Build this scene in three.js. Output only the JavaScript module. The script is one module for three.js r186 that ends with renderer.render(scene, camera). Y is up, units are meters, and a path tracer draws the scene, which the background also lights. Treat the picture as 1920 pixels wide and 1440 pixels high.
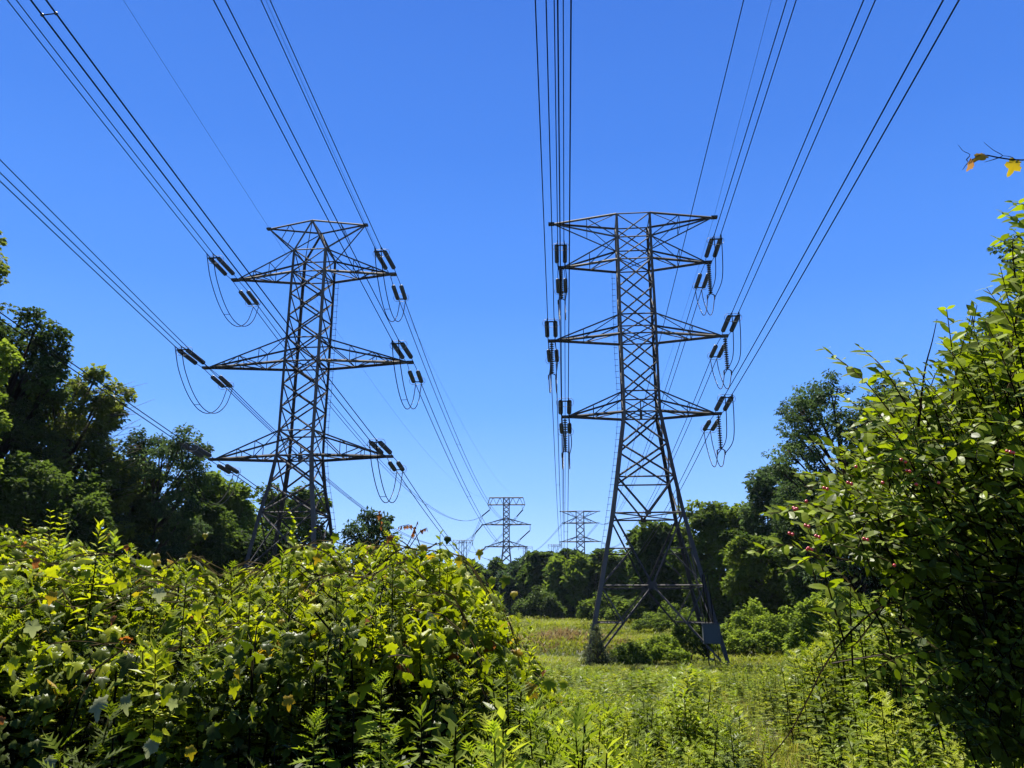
import * as THREE from 'three';
import { mergeGeometries, mergeVertices } from 'three/addons/utils/BufferGeometryUtils.js';
import { ImprovedNoise } from 'three/addons/math/ImprovedNoise.js';

// ------------------------------------------------------------------ camera, sky, sun, exposure
const scene = new THREE.Scene();
const EYE = 1.65, FOCAL = 1501, PITCH = 16.06 * Math.PI / 180;      // FOCAL in pixels of a 1920 x 1440 picture
const camera = new THREE.PerspectiveCamera(2 * Math.atan(720 / FOCAL) * 180 / Math.PI, 4 / 3, 0.1, 4000);
camera.position.set(0, EYE, 0);
camera.rotation.x = PITCH;
camera.updateMatrixWorld();
const renderer = new THREE.WebGLRenderer({ antialias: true });
renderer.toneMapping = THREE.LinearToneMapping;
renderer.toneMappingExposure = 3.0;
scene.fog = new THREE.FogExp2(new THREE.Color().setRGB(.62, .74, .95), 0.00006);
renderer.shadowMap.enabled = true;
const SUN_EL = 64 * Math.PI / 180, SUN_AZ = -24 * Math.PI / 180;     // azimuth from straight ahead, minus is left
const sunDir = new THREE.Vector3(Math.sin(SUN_AZ) * Math.cos(SUN_EL), Math.sin(SUN_EL), -Math.cos(SUN_AZ) * Math.cos(SUN_EL));
{
  const W = 512, H = 256, d = new Float32Array(W * H * 4);
  // clear summer sky: deep blue overhead, paler towards the horizon, a soft aureole round the sun
  const stops = [[0, .320, .490, .72], [3, .260, .430, .71], [8, .156, .322, .68], [14, .088, .236, .615], [22, .052, .167, .525], [32, .034, .121, .435], [44, .025, .090, .36], [60, .021, .076, .31], [90, .018, .068, .285]];
  for (let j = 0; j < H; j++) for (let i = 0; i < W; i++) {
    const el = ((j + .5) / H - .5) * Math.PI, az = ((i + .5) / W - .5) * 2 * Math.PI;
    const v = [Math.cos(el) * Math.cos(az), Math.sin(el), Math.cos(el) * Math.sin(az)];
    const e = Math.max(0, el * 180 / Math.PI);
    let k = 0; while (k < stops.length - 2 && e > stops[k + 1][0]) k++;
    const a = stops[k], b = stops[k + 1], t = Math.min(1, (e - a[0]) / (b[0] - a[0]));
    const ang = Math.acos(Math.min(1, Math.max(-1, v[0] * sunDir.x + v[1] * sunDir.y + v[2] * sunDir.z))) * 180 / Math.PI;
    const glow = Math.exp(-ang * ang / (2 * 34 * 34)), o = (j * W + i) * 4;
    for (let c = 0; c < 3; c++) d[o + c] = (a[c + 1] + (b[c + 1] - a[c + 1]) * t) * .7 * (.88 + [.42, .3, .2][c] * glow);
    d[o + 3] = 1;
  }
  const sky = new THREE.DataTexture(d, W, H, THREE.RGBAFormat, THREE.FloatType);
  sky.mapping = THREE.EquirectangularReflectionMapping;
  sky.magFilter = sky.minFilter = THREE.LinearFilter; sky.wrapS = THREE.RepeatWrapping;
  sky.needsUpdate = true;
  scene.background = sky; scene.environment = sky;
}
const sun = new THREE.DirectionalLight(new THREE.Color(1, .955, .87), 5);
sun.name = 'sun';
sun.position.copy(sunDir).multiplyScalar(200);
sun.castShadow = true;
Object.assign(sun.shadow.camera, { left: -120, right: 120, top: 120, bottom: -120, near: 1, far: 500 });
sun.shadow.mapSize.set(2048, 2048);
scene.add(sun, sun.target);

// ------------------------------------------------------------------ helpers
const V = (x, y, z) => new THREE.Vector3(x, y, z);
function rngOf(seed) { let a = seed >>> 0; return () => { a = a + 0x6D2B79F5 | 0; let t = Math.imul(a ^ a >>> 15, 1 | a); t = t + Math.imul(t ^ t >>> 7, 61 | t) ^ t; return ((t ^ t >>> 14) >>> 0) / 4294967296; }; }
const noise = new ImprovedNoise();
const n3 = (x, y, z) => noise.noise(x, y, z);
const lerp = (a, b, t) => a + (b - a) * t;
const smooth = (a, b, x) => { const t = Math.min(1, Math.max(0, (x - a) / (b - a))); return t * t * (3 - 2 * t); };
function table(rows, x) { let k = 0; while (k < rows.length - 2 && x > rows[k + 1][0]) k++; const a = rows[k], b = rows[k + 1]; return lerp(a[1], b[1], Math.min(1, Math.max(0, (x - a[0]) / (b[0] - a[0])))); }
const used = {};
function numbered(name) { const n = used[name] = (used[name] ?? -1) + 1; return n ? name + '_' + String(n).padStart(3, '0') : name; }
function tag(o, label, category, group, kind) {
  o.userData.label = label; o.userData.category = category;
  if (group) o.userData.group = group;
  if (kind) o.userData.kind = kind;
  return o;
}
function thing(name, label, category, p = V(0, 0, 0), group) {
  const o = new THREE.Group(); o.name = numbered(name); o.position.copy(p); scene.add(o);
  return tag(o, label, category, group);
}
function mesh(name, geometry, material, parent) {
  const m = new THREE.Mesh(geometry, material); m.name = numbered(name); m.castShadow = m.receiveShadow = true; parent.add(m); return m;
}
const up = V(0, 1, 0);
const camF = V(0, Math.sin(PITCH), -Math.cos(PITCH)), camU = V(0, Math.cos(PITCH), Math.sin(PITCH));
// the point of the place that lies `dist` metres away (measured along the ground, -z) in the direction of a pixel of the photograph
function at(px, py, dist) {
  const d = V((px - 960) / FOCAL, 0, 0).add(camF).addScaledVector(camU, (720 - py) / FOCAL);
  return d.multiplyScalar(dist / -d.z).add(V(0, EYE, 0));
}
// geometry from flat triangles
function triGeo(P) { const g = new THREE.BufferGeometry(); g.setAttribute('position', new THREE.Float32BufferAttribute(P, 3)); g.computeVertexNormals(); return g; }
// an L-section steel angle from p to q, opening towards `inside`
function angleBar(p, q, w, inside, t = w * .16) {
  const d = q.clone().sub(p).normalize();
  let u = inside.clone().sub(p.clone().add(q).multiplyScalar(.5)); u.addScaledVector(d, -u.dot(d));
  if (u.lengthSq() < 1e-6) { u = V(.3, .2, .9); u.addScaledVector(d, -u.dot(d)); }
  u.normalize(); const v = d.clone().cross(u), s = Math.SQRT1_2;
  const a = u.clone().add(v).multiplyScalar(s), b = u.clone().sub(v).multiplyScalar(s), o = -w * .35;
  const sec = [[0, 0], [w, 0], [w, t], [t, t], [t, w], [0, w]].map(([x, y]) => a.clone().multiplyScalar(x + o).addScaledVector(b, y + o));
  const P = [], put = (...vs) => vs.forEach((k) => P.push(k.x, k.y, k.z));
  const A = sec.map((k) => k.clone().add(p)), B = sec.map((k) => k.clone().add(q));
  for (let i = 0; i < 6; i++) { const j = (i + 1) % 6; put(A[i], B[i], A[j], A[j], B[i], B[j]); }
  for (const [i, j, k] of [[0, 1, 2], [0, 2, 3], [0, 3, 4], [0, 4, 5]]) { put(A[i], A[j], A[k]); put(B[i], B[k], B[j]); }
  return triGeo(P);
}
function tube(points, r0, r1 = r0, sides = 6, segs = 0) {             // tapered round bar through points
  const c = new THREE.CatmullRomCurve3(points, false, 'centripetal'); segs = segs || Math.max(2, (points.length - 1) * 3);
  const fr = c.computeFrenetFrames(segs, false), P = [], N = [], I = [];
  for (let i = 0; i <= segs; i++) {
    const p = c.getPointAt(i / segs), r = lerp(r0, r1, i / segs);
    for (let k = 0; k <= sides; k++) {
      const a = k / sides * 2 * Math.PI, n = fr.normals[i].clone().multiplyScalar(Math.cos(a)).addScaledVector(fr.binormals[i], Math.sin(a));
      P.push(p.x + n.x * r, p.y + n.y * r, p.z + n.z * r); N.push(n.x, n.y, n.z);
      if (i < segs && k < sides) { const q = i * (sides + 1) + k, s = q + sides + 1; I.push(q, s, q + 1, q + 1, s, s + 1); }
    }
  }
  const g = new THREE.BufferGeometry(); g.setAttribute('position', new THREE.Float32BufferAttribute(P, 3)); g.setAttribute('normal', new THREE.Float32BufferAttribute(N, 3)); g.setIndex(I);
  return g;
}
function box(w, h, d, x = 0, y = 0, z = 0) { return new THREE.BoxGeometry(w, h, d).translate(x, y, z); }

// ------------------------------------------------------------------ materials
const std = (r, g, b, rough, metal = 0) => new THREE.MeshStandardMaterial({ color: new THREE.Color().setRGB(r, g, b), roughness: rough, metalness: metal });
const leafMat = (r, g, b, tr = .5, coat = .1, cr = .32) => new THREE.MeshPhysicalMaterial({ color: new THREE.Color().setRGB(r * .74, g * .74, b * .74), roughness: .95, specularIntensity: .12, transmission: tr, thickness: 0, clearcoat: coat, clearcoatRoughness: cr, side: THREE.DoubleSide });
const M = {
  steel: [std(.038, .031, .026, .88), std(.068, .056, .045, .85), std(.025, .021, .018, .88)],
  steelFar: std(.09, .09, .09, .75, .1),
  wire: std(.035, .035, .04, .5, .3), wireAlu: std(.62, .62, .61, .5, .1), cable: std(.03, .03, .035, .6), groundWire: std(.09, .10, .11, .5, .3),
  porcelain: std(.04, .043, .042, .5), fitting: std(.06, .058, .055, .75, .1), ring: std(.2, .2, .2, .6, .2),
  boxGrey: std(.035, .045, .043, .7),
  bark: std(.10, .075, .055, .95), barkGrey: std(.16, .14, .12, .95), stem: std(.10, .085, .04, .85), twig: std(.075, .05, .04, .9), greenStem: std(.11, .15, .04, .8), deadWood: std(.34, .29, .24, .9),
  foliage: Object.assign(leafMat(1.08, 1.08, 1.08, .55, .2, .32), { vertexColors: true }), plain: leafMat(1, 1, 1, .55, .16, .34), treeLeaf: leafMat(1.7, 1.7, 1.7, .5, .08, .35),
  berry: new THREE.MeshPhysicalMaterial({ color: new THREE.Color().setRGB(.5, .02, .012), roughness: .3, clearcoat: .6 }),
};

// ------------------------------------------------------------------ the ground
const groundProfile = [[-40, .1], [0, 0], [5, -.02], [10, -.12], [20, -.36], [30, -.7], [40, -1.15], [48, -1.35], [60, -1.3], [80, -.55], [110, .35], [160, .85], [230, .9], [330, 2.5], [460, 14], [700, 30], [1200, 42], [3000, 60]];
const groundY = (x, z) => table(groundProfile, -z) + .16 * n3(x * .07, .3, z * .07) * smooth(6, 30, Math.hypot(x, z)) + .06 * n3(x * .45, 1.7, z * .45) + .8 * smooth(24, 60, x - .12 * -z) * smooth(10, 50, -z) + .9 * smooth(18, 50, -x);
{
  const xs = [], zs = [];
  for (let i = -60; i <= 60; i++) { const t = i / 60; xs.push(Math.sign(t) * (Math.abs(t) * 40 + Math.pow(Math.abs(t), 6) * 1960)); }
  for (let i = 0; i <= 150; i++) { const t = i / 150; zs.push(40 - (t * 150 + Math.pow(t, 9) * 2400)); }
  const P = [], C = [], I = [];
  zs.forEach((z) => xs.forEach((x) => {
    P.push(x, groundY(x, z), z);
    const k = .5 + .5 * n3(x * .25, 5, z * .25), m = .5 + .5 * n3(x * 1.3, 9, z * 1.3);
    C.push(lerp(.05, .03, k) * (.8 + .4 * m), lerp(.045, .04, k) * (.8 + .4 * m), lerp(.028, .018, k));
  }));
  for (let j = 0; j < zs.length - 1; j++) for (let i = 0; i < xs.length - 1; i++) { const a = j * xs.length + i, b = a + xs.length; I.push(a, a + 1, b, a + 1, b + 1, b); }
  const g = new THREE.BufferGeometry();
  g.setAttribute('position', new THREE.Float32BufferAttribute(P, 3)); g.setAttribute('color', new THREE.Float32BufferAttribute(C, 3)); g.setIndex(I); g.computeVertexNormals();
  const m = mesh('ground', g, new THREE.MeshStandardMaterial({ vertexColors: true, roughness: 1 }), scene);
  m.userData.kind = 'structure'; m.userData.label = 'grassy ground of the power line corridor under the weeds';
}

// ------------------------------------------------------------------ lattice pylons
let steelPick = rngOf(77);
const steel = () => M.steel[Math.floor(steelPick() * 3)];
// levels: [key, height above the pylon's own datum, half width]
function pylonFrame(name, label, pos, yaw, fat, levels, opts) {
  const t = thing(name, label, 'pylon', pos); t.rotation.y = -yaw; if (opts.group) t.userData.group = opts.group;
  const L = {}; levels.forEach(([k, y, h]) => { L[k] = { y, h }; });
  const hz = opts.hz ?? 1;
  const corner = (k, i) => V([-1, 1, 1, -1][i] * L[k].h, L[k].y, [1, 1, -1, -1][i] * L[k].h * hz);   // 0 near left, 1 near right, 2 far right, 3 far left
  const between = (k1, k2, f, i) => corner(k1, i).lerp(corner(k2, i), f);
  const mat = () => opts.mat ?? steel();
  const bar = (p, q, w, parent = t, n = 'brace') => mesh(n, angleBar(p, q, w * 1.08 * fat, V(0, (p.y + q.y) / 2, 0)), mat(), parent);
  for (let i = 0; i < 4; i++) {
    const gs = []; for (let k = 0; k < levels.length - 1; k++) gs.push(angleBar(corner(levels[k][0], i), corner(levels[k + 1][0], i), (k < opts.heavyFrom ? .165 : .225) * fat, V(0, (levels[k][1] + levels[k + 1][1]) / 2, 0)));
    mesh('leg', mergeGeometries(gs), mat(), t);
  }
  const face = (f, n) => [f, (f + 1) % 4];
  const xPanels = (k1, k2, n, w = .075) => { for (let f = 0; f < 4; f++) { const [i, j] = face(f); for (let s = 0; s < n; s++) { bar(between(k1, k2, s / n, i), between(k1, k2, (s + 1) / n, j), w); bar(between(k1, k2, s / n, j), between(k1, k2, (s + 1) / n, i), w); } } };
  const belt = (k, w = .066) => { for (let f = 0; f < 4; f++) { const [i, j] = face(f); bar(corner(k, i), corner(k, j), w, t, 'belt'); } };
  // one arm on both sides: chords from the body nodes of two levels to a tip
  const arm = (tipY, reach, kA, kB, webs, n = 'crossarm', w = .11) => {
    for (const s of [-1, 1]) {
      const a = new THREE.Group(); a.name = numbered(n); t.add(a);
      const tip = V(s * reach, tipY, 0), ix = s < 0 ? [0, 3] : [1, 2];
      const inset = V(s * (reach - .1), tipY, 0);
      const A = ix.map((i) => corner(kA, i)), B = ix.map((i) => corner(kB, i));
      A.forEach((p) => bar(p, inset, w * 1.15, a, 'chord')); B.forEach((p) => bar(p, inset, w * .8, a, 'chord'));
      webs.forEach((f, q) => {
        const fp = q ? webs[q - 1] : 0, pa = A.map((p) => p.clone().lerp(inset, f)), pb = B.map((p) => p.clone().lerp(inset, f));
        const qa = A.map((p) => p.clone().lerp(inset, fp)), qb = B.map((p) => p.clone().lerp(inset, fp));
        for (const e of [0, 1]) { bar(pa[e], pb[e], w * .42, a); bar(q % 2 ? qa[e] : qb[e], q % 2 ? pb[e] : pa[e], w * .5, a); }
        bar(pa[0], pa[1], w * .42, a); bar(qa[q % 2], pa[1 - q % 2], w * .45, a); bar(pb[0], pb[1], w * .42, a);
      });
      mesh('tip_plate', box(.42 * fat, .14 * fat, .34 * fat, tip.x, tip.y, 0), mat(), a);
    }
  };
  return { t, L, corner, between, bar, xPanels, belt, arm, mat };
}
const DATUM = EYE;      // pylon heights below are measured from the eye's height
const PY = {
  R: { x: 8.29, z: -50.0, yaw: .0893, arms: { 3: [22.79 + DATUM, 4.96], 2: [17.52 + DATUM, 5.67], 1: [12.30 + DATUM, 4.88] }, top: [26.12 + DATUM, 5.57] },
  L: { x: -13.29, z: -49.53, yaw: .0878, arms: { 3: [21.70 + DATUM, 5.43], 2: [15.53 + DATUM, 6.79], 1: [9.43 + DATUM, 5.71] }, top: [25.40 + DATUM, 3.37] },
};
function rightPylon(name, label, pos, yaw, o) {
  const D = DATUM, deep = o.deep ?? 0;
  const p = pylonFrame(name, label, pos, yaw, o.fat ?? 1, [['T', 26.12 + D, 1.13], ['U3', 24.39 + D, 1.13], ['A3', 22.79 + D, 1.12], ['U2', 18.85 + D, 1.16], ['A2', 17.52 + D, 1.15], ['U1', 13.65 + D, 1.13], ['A1', 12.30 + D, 1.13], ['H1', 8.07 + D, 1.74], ['H2', 5.84 + D, 2.09], ['H3', 1.60 + D, 2.94], ['H4', -.25 + D, 3.32], ['B', -2.95 + D - deep, 3.88 + deep * .2]], { heavyFrom: 6, ...o });
  const { corner, between, bar, xPanels, belt, arm, t } = p;
  for (const k of ['T', 'U3', 'A3', 'U2', 'A2', 'U1', 'A1', 'H1', 'H2', 'H3']) belt(k);
  xPanels('T', 'U3', 1, .06); xPanels('U3', 'A3', 1, .06); xPanels('A3', 'U2', 2); xPanels('U2', 'A2', 1, .06); xPanels('A2', 'U1', 2); xPanels('U1', 'A1', 1, .06); xPanels('A1', 'H1', 2, .085);
  for (let f = 0; f < 4; f++) {
    const i = f, j = (f + 1) % 4, m2 = corner('H2', i).lerp(corner('H2', j), .5), m3 = corner('H3', i).lerp(corner('H3', j), .5);
    for (const [q, w] of [[m2, .34], [m3, .5]]) mesh('gusset_plate', new THREE.BoxGeometry(w, w * .8, .025).rotateY(f * Math.PI / 2).translate(q.x * 1.012, q.y, q.z * 1.012), p.mat(), t);
    for (const [a, b] of [[i, j], [j, i]]) {
      bar(corner('H1', a), m2, .09);                                             // V under the first belt
      bar(corner('H2', a), m3, .082);
      const q = corner('H2', a).lerp(m3, .5), l = between('H2', 'H3', .5, a); bar(l, q, .055); bar(corner('H3', a), q, .055);
      bar(m3, corner('B', a), .085);                                               // K brace to the foot
      const k = m3.clone().lerp(corner('B', a), .45), l2 = between('H3', 'B', .45, a); bar(l2, k, .06); bar(corner('H3', a), k, .06);
    }
  }
  for (const k of ['A3', 'A2', 'A1', 'H2']) { bar(corner(k, 0), corner(k, 2), .055); bar(corner(k, 1), corner(k, 3), .055); }
  arm(26.12 + D, 5.57, 'T', 'U3', [.46], 'top_crossarm', .1);
  arm(22.79 + D, 4.96, 'A3', 'U3', [.5], 'crossarm'); arm(17.52 + D, 5.67, 'A2', 'U2', [.54], 'crossarm'); arm(12.30 + D, 4.88, 'A1', 'U1', [.52], 'crossarm');
  return p;
}
function leftPylon(name, label, pos, yaw, o) {
  const D = DATUM;
  const p = pylonFrame(name, label, pos, yaw, o.fat ?? 1, [['U3', 23.27 + D, 1.08], ['A3', 21.70 + D, 1.09], ['U2', 17.11 + D, 1.10], ['A2', 15.53 + D, 1.11], ['U1', 11.0 + D, 1.10], ['A1', 9.43 + D, 1.12], ['H1', 7.50 + D, 1.34], ['H2', 5.87 + D, 1.64], ['H3', 2.45 + D, 2.1], ['B', -2.9 + D, 2.85]], { heavyFrom: 5, hz: .96, ...o });
  const { corner, between, bar, xPanels, belt, arm, t } = p;
  for (const k of ['U3', 'A3', 'U2', 'A2', 'U1', 'A1', 'H2', 'H3']) belt(k);
  xPanels('U3', 'A3', 1, .06); xPanels('A3', 'U2', 3); xPanels('U2', 'A2', 1, .065); xPanels('A2', 'U1', 3); xPanels('U1', 'A1', 1, .065); xPanels('A1', 'H2', 2, .085); xPanels('H2', 'H3', 1, .085); xPanels('H3', 'B', 1, .09);
  for (const k of ['A3', 'A2', 'A1']) { bar(corner(k, 0), corner(k, 2), .055); bar(corner(k, 1), corner(k, 3), .055); }
  // peaked head: two peaks over the near and far faces, and two earth wire arms
  const pk = [V(0, 25.4 + D, 1.0), V(0, 25.4 + D, -1.0)];
  const head = new THREE.Group(); head.name = numbered('earth_wire_peak'); t.add(head);
  [[0, 1], [3, 2]].forEach(([i, j], e) => { bar(corner('U3', i), pk[e], .1, head, 'chord'); bar(corner('U3', j), pk[e], .1, head, 'chord'); });
  bar(corner('U3', 0), pk[1], .055, head); bar(corner('U3', 1), pk[1], .055, head); bar(corner('U3', 3), pk[0], .055, head); bar(corner('U3', 2), pk[0], .055, head); bar(pk[0], pk[1], .07, head);
  for (const s of [-1, 1]) {
    const tip = V(s * 3.37, 25.4 + D, 0), a = head;
    pk.forEach((q) => bar(q, tip, .09, a, 'chord')); (s < 0 ? [0, 3] : [1, 2]).forEach((i, e) => { bar(corner('U3', i), tip, .085, a, 'chord'); bar(corner('U3', i).lerp(tip, .5), pk[e].clone().lerp(tip, .52), .05, a); });
    bar(pk[0].clone().lerp(tip, .52), pk[1].clone().lerp(tip, .52), .05, a);
    mesh('tip_plate', box(.3, .12, .28, tip.x, tip.y, 0), steel(), a);
  }
  arm(21.70 + D, 5.43, 'A3', 'U3', [.42, .7], 'crossarm'); arm(15.53 + D, 6.79, 'A2', 'U2', [.34, .6, .8], 'crossarm'); arm(9.43 + D, 5.71, 'A1', 'U1', [.36, .64], 'crossarm');
  return p;
}
function climbingRail(p, corner1, keys, out, parent) {
  const gs = [], pts = keys.map((k) => corner1(k).add(out));
  gs.push(tube(pts, .012, .012, 4, 30));
  const c = new THREE.CatmullRomCurve3(pts, false, 'centripetal'), n = Math.floor(c.getLength() / .42);
  for (let i = 0; i < n; i++) { const q = c.getPointAt(i / n); gs.push(box(.26, .022, .022, q.x - Math.sign(out.x) * .13 * .6, q.y, q.z)); }
  mesh('climbing_rail', mergeGeometries(gs.map((g) => { g = g.index ? g.toNonIndexed() : g; g.deleteAttribute('uv'); return g; })), M.fitting, parent);
}
const right = rightPylon('lattice_pylon', 'brown steel lattice pylon, the near right one, with a grey box on its leg', V(PY.R.x, 0, PY.R.z), PY.R.yaw, {});
const left = leftPylon('lattice_pylon', 'steel lattice pylon, the near left one, with a peaked head, rising behind the thicket', V(PY.L.x, 0, PY.L.z), PY.L.yaw, {});
climbingRail(right, (k) => right.corner(k, 3), ['A3', 'A2', 'A1', 'H2', 'H3'], V(-.34, 0, 0), right.t);
climbingRail(left, (k) => left.corner(k, 2), ['A3', 'A2', 'A1', 'H2', 'H3'], V(.3, 0, 0), left.t);
{ // grey control box with conduits on the near right leg of the right pylon
  const c = right.between('H4', 'B', .16, 1), g = new THREE.Group(); g.name = 'control_box'; g.position.set(c.x - .38, c.y - .35, c.z + .12); right.t.add(g);
  mesh('housing', box(.92, 1.02, .42), M.boxGrey, g); mesh('door', box(.84, .94, .03, 0, 0, .226), std(.03, .04, .038, .7), g);
  mesh('canopy', box(1.0, .04, .52, 0, .53, .02), M.boxGrey, g); mesh('latch', box(.03, .12, .03, .34, 0, .255), M.fitting, g);
  for (const x of [-.28, -.1, .12]) mesh('conduit', tube([V(x, .53, 0), V(x, 1.6, -.05), V(x * .6 - .05, 3.2, -.45)], .028, .028, 6), M.fitting, g);
  for (const x of [-.22, .05, .26]) mesh('conduit', tube([V(x, -.5, 0), V(x * 1.2, -1.1, 0), V(x * 1.3 + .1, -2.0, .05)], .03, .03, 6), M.fitting, g);
}
for (const [p, kA] of [[right, 'A1'], [left, 'A1']]) {       // clamp for the single cable in the middle of the body
  const y = p.L[kA].y; const g = new THREE.Group(); g.name = numbered('cable_clamp'); p.t.add(g);
  mesh('hanger', box(.07, .9, .07, 0, y + .45, 0), M.fitting, g); mesh('clamp_body', box(.16, .5, .3, 0, y + .05, 0), M.fitting, g);
}
// base creeper stumps: concrete footings just above the soil
for (const [p] of [[right], [left]]) for (let i = 0; i < 4; i++) { const c = p.corner('B', i); mesh('footing', new THREE.CylinderGeometry(.3, .34, .5, 14).translate(c.x, c.y + .02, c.z), std(.32, .31, .29, .95), p.t); }

// ------------------------------------------------------------------ insulators, jumpers and wires
const stringGeo = (n, r) => { const pts = [V(.001, 0, 0)]; for (let i = 0; i < n; i++) { const y = i * .15; for (const [a, b] of [[.045, 0], [.05, .05], [r * .8, .062], [r, .085], [r * .96, .1], [.06, .105], [.045, .149]]) pts.push(V(a, y + b, 0)); } return new THREE.LatheGeometry(pts.map((p) => new THREE.Vector2(p.x, p.y)), 12); };
const strainString = stringGeo(14, .15), postString = stringGeo(14, .15);
const RANK = { 3: 'top', 2: 'middle', 1: 'lowest' }, SIDE = { '-1': 'left', 1: 'right' }, TOWER = { R: 'right', L: 'left' };
const local = (T, s, l, along, dy, side) => {   // a point by an arm tip: metres along the line (minus towards the viewer), up, sideways
  const p = PY[T], y = p.arms[l][0] + dy, a = p.arms[l][1] * s + side;
  return V(p.x + a * Math.cos(p.yaw), y, p.z + a * Math.sin(p.yaw)).add(V(Math.sin(along.th) * along.s, 0, -Math.cos(along.th) * along.s));
};
const TH = { near: { R: 3.485 * Math.PI / 180, L: 8.226 * Math.PI / 180 }, far: { R: 4.403 * Math.PI / 180, L: .331 * Math.PI / 180 } };
const LEN = { near: 3.46, far: 4.55 }, RISE = { near: .331, far: -.143 };
function strain(T, s, l, end) {
  const sg = end === 'near' ? -1 : 1, th = TH[end][T], tip = local(T, s, l, { th, s: 0 }, 0, 0), N = local(T, s, l, { th, s: sg * LEN[end] }, RISE[end], 0);
  const g = thing('strain_insulator', `dark insulator pair, ${end} side of the ${TOWER[T]} near pylon\'s ${RANK[l]} ${SIDE[s]} arm`, 'insulator', tip, 'strain insulator pairs of the two near pylons');
  const d = N.clone().sub(tip).normalize(); g.quaternion.setFromUnitVectors(up, d);
  // keep the pair side by side on the level
  const sideW = V(Math.cos(th), 0, Math.sin(th)), sideL = sideW.clone().applyQuaternion(g.quaternion.clone().invert()); g.quaternion.multiply(new THREE.Quaternion().setFromAxisAngle(up, Math.atan2(-sideL.z, sideL.x)));
  const len = LEN[end], s0 = len - .5 - 2.12 - .06;
  for (const e of [-1, 1]) {
    mesh('link', tube([V(e * .2, 0, 0), V(e * .24, s0 * .5, 0), V(e * .27, s0 + .02, 0)], .022, .022, 5, 4), M.fitting, g);
    const st = mesh('insulator_string', strainString, M.porcelain, g); st.position.set(e * .27, s0, 0);
    mesh('dead_end_clamp', tube([V(e * .27, len - .5, 0), V(e * .21, len - .25, 0), V(e * .2, len + .05, 0)], .035, .03, 6, 4), M.fitting, g);
  }
  mesh('yoke_plate', box(.8, .13, .04, 0, len - .52, 0), M.fitting, g);
  const ring = new THREE.CatmullRomCurve3([...Array(20).keys()].map((k) => { const a = k / 20 * 2 * Math.PI; return V(Math.cos(a) * .27 + Math.sign(Math.cos(a)) * .27, len - .72, Math.sin(a) * .27); }), true);
  mesh('grading_ring', new THREE.TubeGeometry(ring, 40, .015, 6, true), M.ring, g);
  return N;
}
const clamps = {};
for (const T of ['R', 'L']) for (const s of [-1, 1]) for (const l of [3, 2, 1]) for (const end of ['near', 'far']) clamps[[T, s, l, end]] = strain(T, s, l, end);
const GAP = .2;
const sideOf = (th) => V(Math.cos(th), 0, Math.sin(th));
for (const T of ['R', 'L']) for (const s of [-1, 1]) for (const l of [3, 2, 1]) {
  const g = thing('jumper_cable', `twin jumper loop under the ${TOWER[T]} near pylon\'s ${RANK[l]} ${SIDE[s]} arm`, 'cable', V(0, 0, 0), 'jumper loops of the two near pylons');
  const N = clamps[[T, s, l, 'near']], F = clamps[[T, s, l, 'far']], sd = sideOf(PY[T].yaw), tip = local(T, s, l, { th: 0, s: 0 }, 0, 0);
  const ad = V(Math.sin(PY[T].yaw), 0, -Math.cos(PY[T].yaw)), at2 = (a, y, sh = 0) => tip.clone().addScaledVector(ad, a).add(V(0, y, 0)).addScaledVector(sd, sh);
  if (T === 'R') { // held down by a hanging post string
    const q = thing('post_insulator', `hanging string of insulator discs under the right near pylon\'s ${RANK[l]} ${SIDE[s]} arm`, 'insulator', tip, 'hanging insulator strings of the right near pylon');
    const tilt = 0; q.rotation.z = tilt; const qs = mesh('insulator_string', postString, M.porcelain, q); qs.rotation.x = Math.PI; qs.position.y = -.14;
    mesh('link', box(.04, .2, .04, 0, -.08, 0), M.fitting, q); mesh('yoke_plate', tube([V(-.26, -2.42, 0), V(-.12, -2.3, 0), V(.12, -2.3, 0), V(.26, -2.42, 0)], .035, .035, 6), M.fitting, q);
    for (const e of [-1, 1]) mesh('clamp', box(.07, .3, .1, e * .24, -2.52, 0), M.fitting, q);
    const sh = tilt * 2.45;
    for (const e of [-GAP * 1.1, GAP * 1.1]) {
      const o = sd.clone().multiplyScalar(e);
      mesh('conductor', tube([N.clone().add(o), at2(-3.25, -1.0, .12).add(o), at2(-2.1, -2.15, .2).add(o), at2(0, -2.62, sh).add(o)], .028, .028, 6, 26), M.wire, g);
      mesh('conductor', tube([at2(0, -2.62, sh).add(o), at2(1.0, -3.15, sh * .8).add(o), at2(2.3, -2.9, sh * .4).add(o), F.clone().add(V(0, -.9, 0)).addScaledVector(ad, -.45).add(o), F.clone().add(o)], .028, .028, 6, 30), M.wireAlu, g);
    }
  } else {
    const pts = (o) => { const a = []; for (let i = 0; i <= 12; i++) { const t = i / 12, p = N.clone().lerp(F, t); p.y -= 2.75 * Math.pow(4 * t * (1 - t), .72) * (1 + .22 * (t - .5)); a.push(p.add(o)); } return a; };
    for (const e of [-GAP, GAP]) { const P = pts(sd.clone().multiplyScalar(e)); mesh('conductor', tube(P.slice(0, 8), .028, .028, 6, 26), M.wire, g); mesh('conductor', tube(P.slice(7), .028, .028, 6, 20), M.wireAlu, g); }
    mesh('spacer', tube([pts(sd.clone().multiplyScalar(-GAP))[5], pts(sd.clone().multiplyScalar(GAP))[5]], .018, .018, 5, 1), M.fitting, g);
  }
}
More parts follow.
